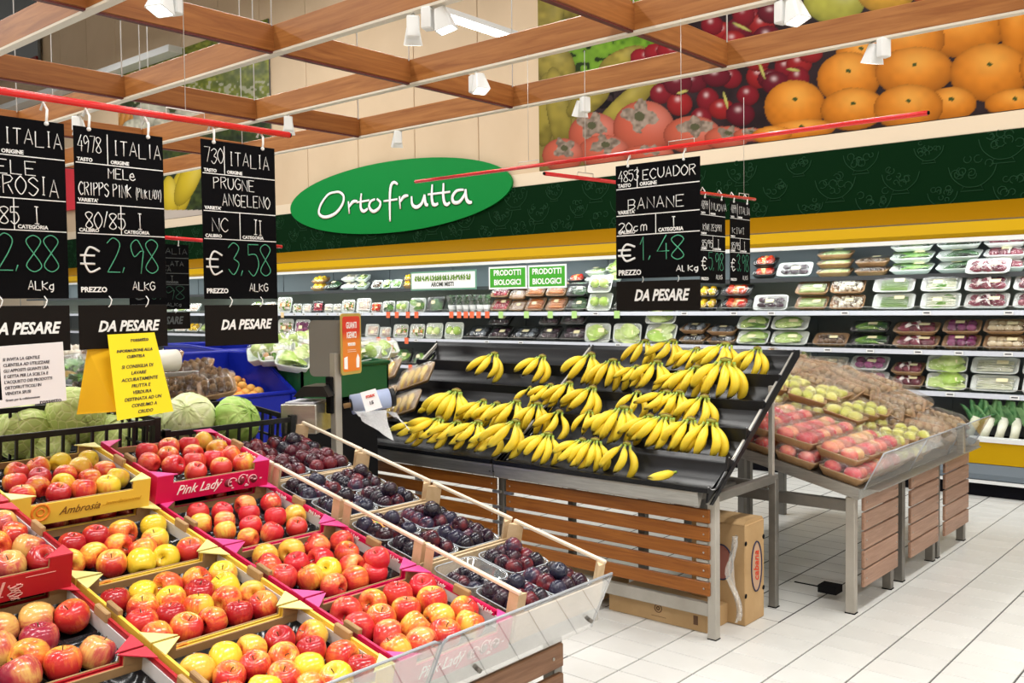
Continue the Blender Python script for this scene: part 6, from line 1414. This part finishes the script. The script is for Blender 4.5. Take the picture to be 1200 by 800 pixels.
for s_, sz, y in (('GUANTI', .034, .80), ('IGENICI', .034, .64), ('MONOUSO', .017, .49)):
    me = text_mesh(s_, sz, M_print, .0006, 0, 'CENTER', .62); me.transform(Mx @ Matrix.Translation((W/2, H*y, .0014))); ob('lettering', me, so)
g = G(); g.prism([(W*.12, H*.10), (W*.28, H*.09), (W*.28, H*.30), (W*.12, H*.28)], .001, .002); g.prism([(W*.72, H*.10), (W*.86, H*.10), (W*.88, H*.26), (W*.80, H*.33), (W*.72, H*.25)], .001, .002); g.box(W*.3, W*.7, H*.40, H*.405, .001, .002); g.box(W*.3, W*.72, H*.37, H*.375, .001, .002); g.moved(Mx); part('glove_drawing', g, M_print, so)
for nm, q, m_ in (('dark_bracket', ((378, 462), (404, 446)), M_darkgap),):
    a = dpt(392, 475); g = G(); g.bbox(a.x-.03, a.x+.005, a.y-.02, a.y+.015, a.z-.03, a.z+.11, .004); part('bracket', g, M_darkgap, t_)
a = dpt(359, 488); g = G(); g.bbox(-.07, .07, -.08, .08, -.055, .055, .004); part('glove_box', g, M_steel, t_, loc=tuple(a), rot=(0, 0, .55))
g = G(); g.bbox(-.055, .055, -.07, .07, .056, .062, .001); part('gloves', g, mat('pale_glove', (.62, .64, .72), .5), t_, loc=tuple(a), rot=(0, 0, .55))
g = G(); g.prism_y([(-.07, .06), (.07, .06), (.05, .10), (-.03, .10)], -.07, .07); part('box_lid', g, M_bcr, t_, loc=tuple(dpt(372, 466)+Vector((0, 0, -.05))), rot=(0, 0, .55))
a, b = dpt(412, 474), dpt(456, 466, .05)
g = G(); g.tube([tuple(a), tuple(b)], .038, 18); part('bag_roll', g, mat('bluish_film_roll', (.40, .48, .70), .3), t_)
g = G(); d_ = (b-a).normalized(); g.tube([tuple(a-d_*.004), tuple(a-d_*.001)], .024, 16); part('roll_hub', g, M_bcr, t_); g = G(); g.tube([tuple(a-d_*.03), tuple(b+d_*.02)], .010, 10); part('spindle', g, mat('wood_spindle', (.35, .22, .1), .5), t_); g = G(); g.tube([tuple(b+d_*.001), tuple(b+d_*.02)], .036, 18); part('roll_cap', g, M_bcr, t_)
g = G(); q = [dpt(422, 460, -.1), dpt(440, 455, -.1), dpt(448, 477, -.14), dpt(429, 483, -.14)]; g.add([tuple(p) for p in q]+[tuple(p+Vector((-.002, .002, -.001))) for p in q], [(3, 2, 1, 0), (4, 5, 6, 7), (0, 1, 5, 4), (1, 2, 6, 5), (2, 3, 7, 6), (3, 0, 4, 7)]); lb_ = part('roll_label', g, M_paper, t_)
c_ = sum(q, Vector())/4; ux = (q[1]-q[0]).normalized(); uy = (q[0]-q[3]); uy = (uy-ux*uy.dot(ux)).normalized(); uz = ux.cross(uy)
for s_, sz, o_, m_ in (('max', .020, .018, M_logo), ('15', .018, -.012, M_ink)):
    me = text_mesh(s_, sz, m_, .0005, 0, 'CENTER', 1); me.transform(Matrix.Translation(c_+uy*o_+uz*.002) @ Matrix((ux, uy, uz)).transposed().to_4x4()); ob('label_print', me, lb_)
g = G(); q = [dpt(414, 482, -.05), dpt(452, 480, 0), dpt(461, 515, -.1), dpt(425, 492, -.1)]
def bf(u, v): p = q[0].lerp(q[1], u).lerp(q[3].lerp(q[2], u), v); return tuple(p+Vector((.006*math.sin(u*9+v*4), 0, .004*math.sin(v*11))))
g.grid(bf, 9, 7); part('hanging_bag', g, clear('bag_white', gloss=.15, rough=.2, milk=.55, milkc=(.66, .68, .70), streak=.15), t_)
g = G(); q = [dpt(448, 481, .02), dpt(464, 483, .05), dpt(480, 503, .0), dpt(470, 492, .0)]; g.grid(bf, 7, 5); part('hanging_bag', g, clear('bag_white'), t_)
# ---- wrapped banana trays leaning at the left of the banana stand
def btray():
    sp = []; g = G(); tray(g, .27, .19, .03, .015); sp.append(('tray', g.mesh('tray', mat('tray_tan', (.44, .30, .17), .7))))
    for k in range(4):
        g = G(); x = -.085+k*.055; g.tube([(x-.01, -.075, .03), (x, -.04, .045), (x+.008, 0, .05), (x+.004, .04, .045), (x-.012, .075, .034)], [.006, .014, .017, .015, .006], 9); sp.append(('banana', g.mesh('banana', mat('wrapped_banana', (.84, .62, .10), .4, build=blotch([(.3, (.86, .66, .14)), (.7, (.80, .52, .05))], 8)))))
    g = G(); film(g, .27, .19, .03, .03, .015); sp.append(('film', g.mesh('film', M_film2))); return sp
bs_ = cached('btray', btray)
for i, (px, py, r_, lb) in enumerate(((452, 440, 3, 'upper left wrapped banana tray leaning on the black troughs'), (490, 445, 3, 'upper right wrapped banana tray leaning on the black troughs'), (446, 472, 2, 'lower left wrapped banana tray, behind the bag roll'), (474, 478, 2, 'lower right wrapped banana tray leaning on the black troughs'), (412, 502, 1, 'wrapped banana tray half hidden behind the glove stand post'))):
    y, z = VAL[max(r_-1, 0)]; p = at(px, py, 1, y+.02); instance('banana_tray', bs_, lb, 'banana tray', tuple(p), (R(38), R(-18), R(12)), 'wrapped banana trays', (1, 1, 1))
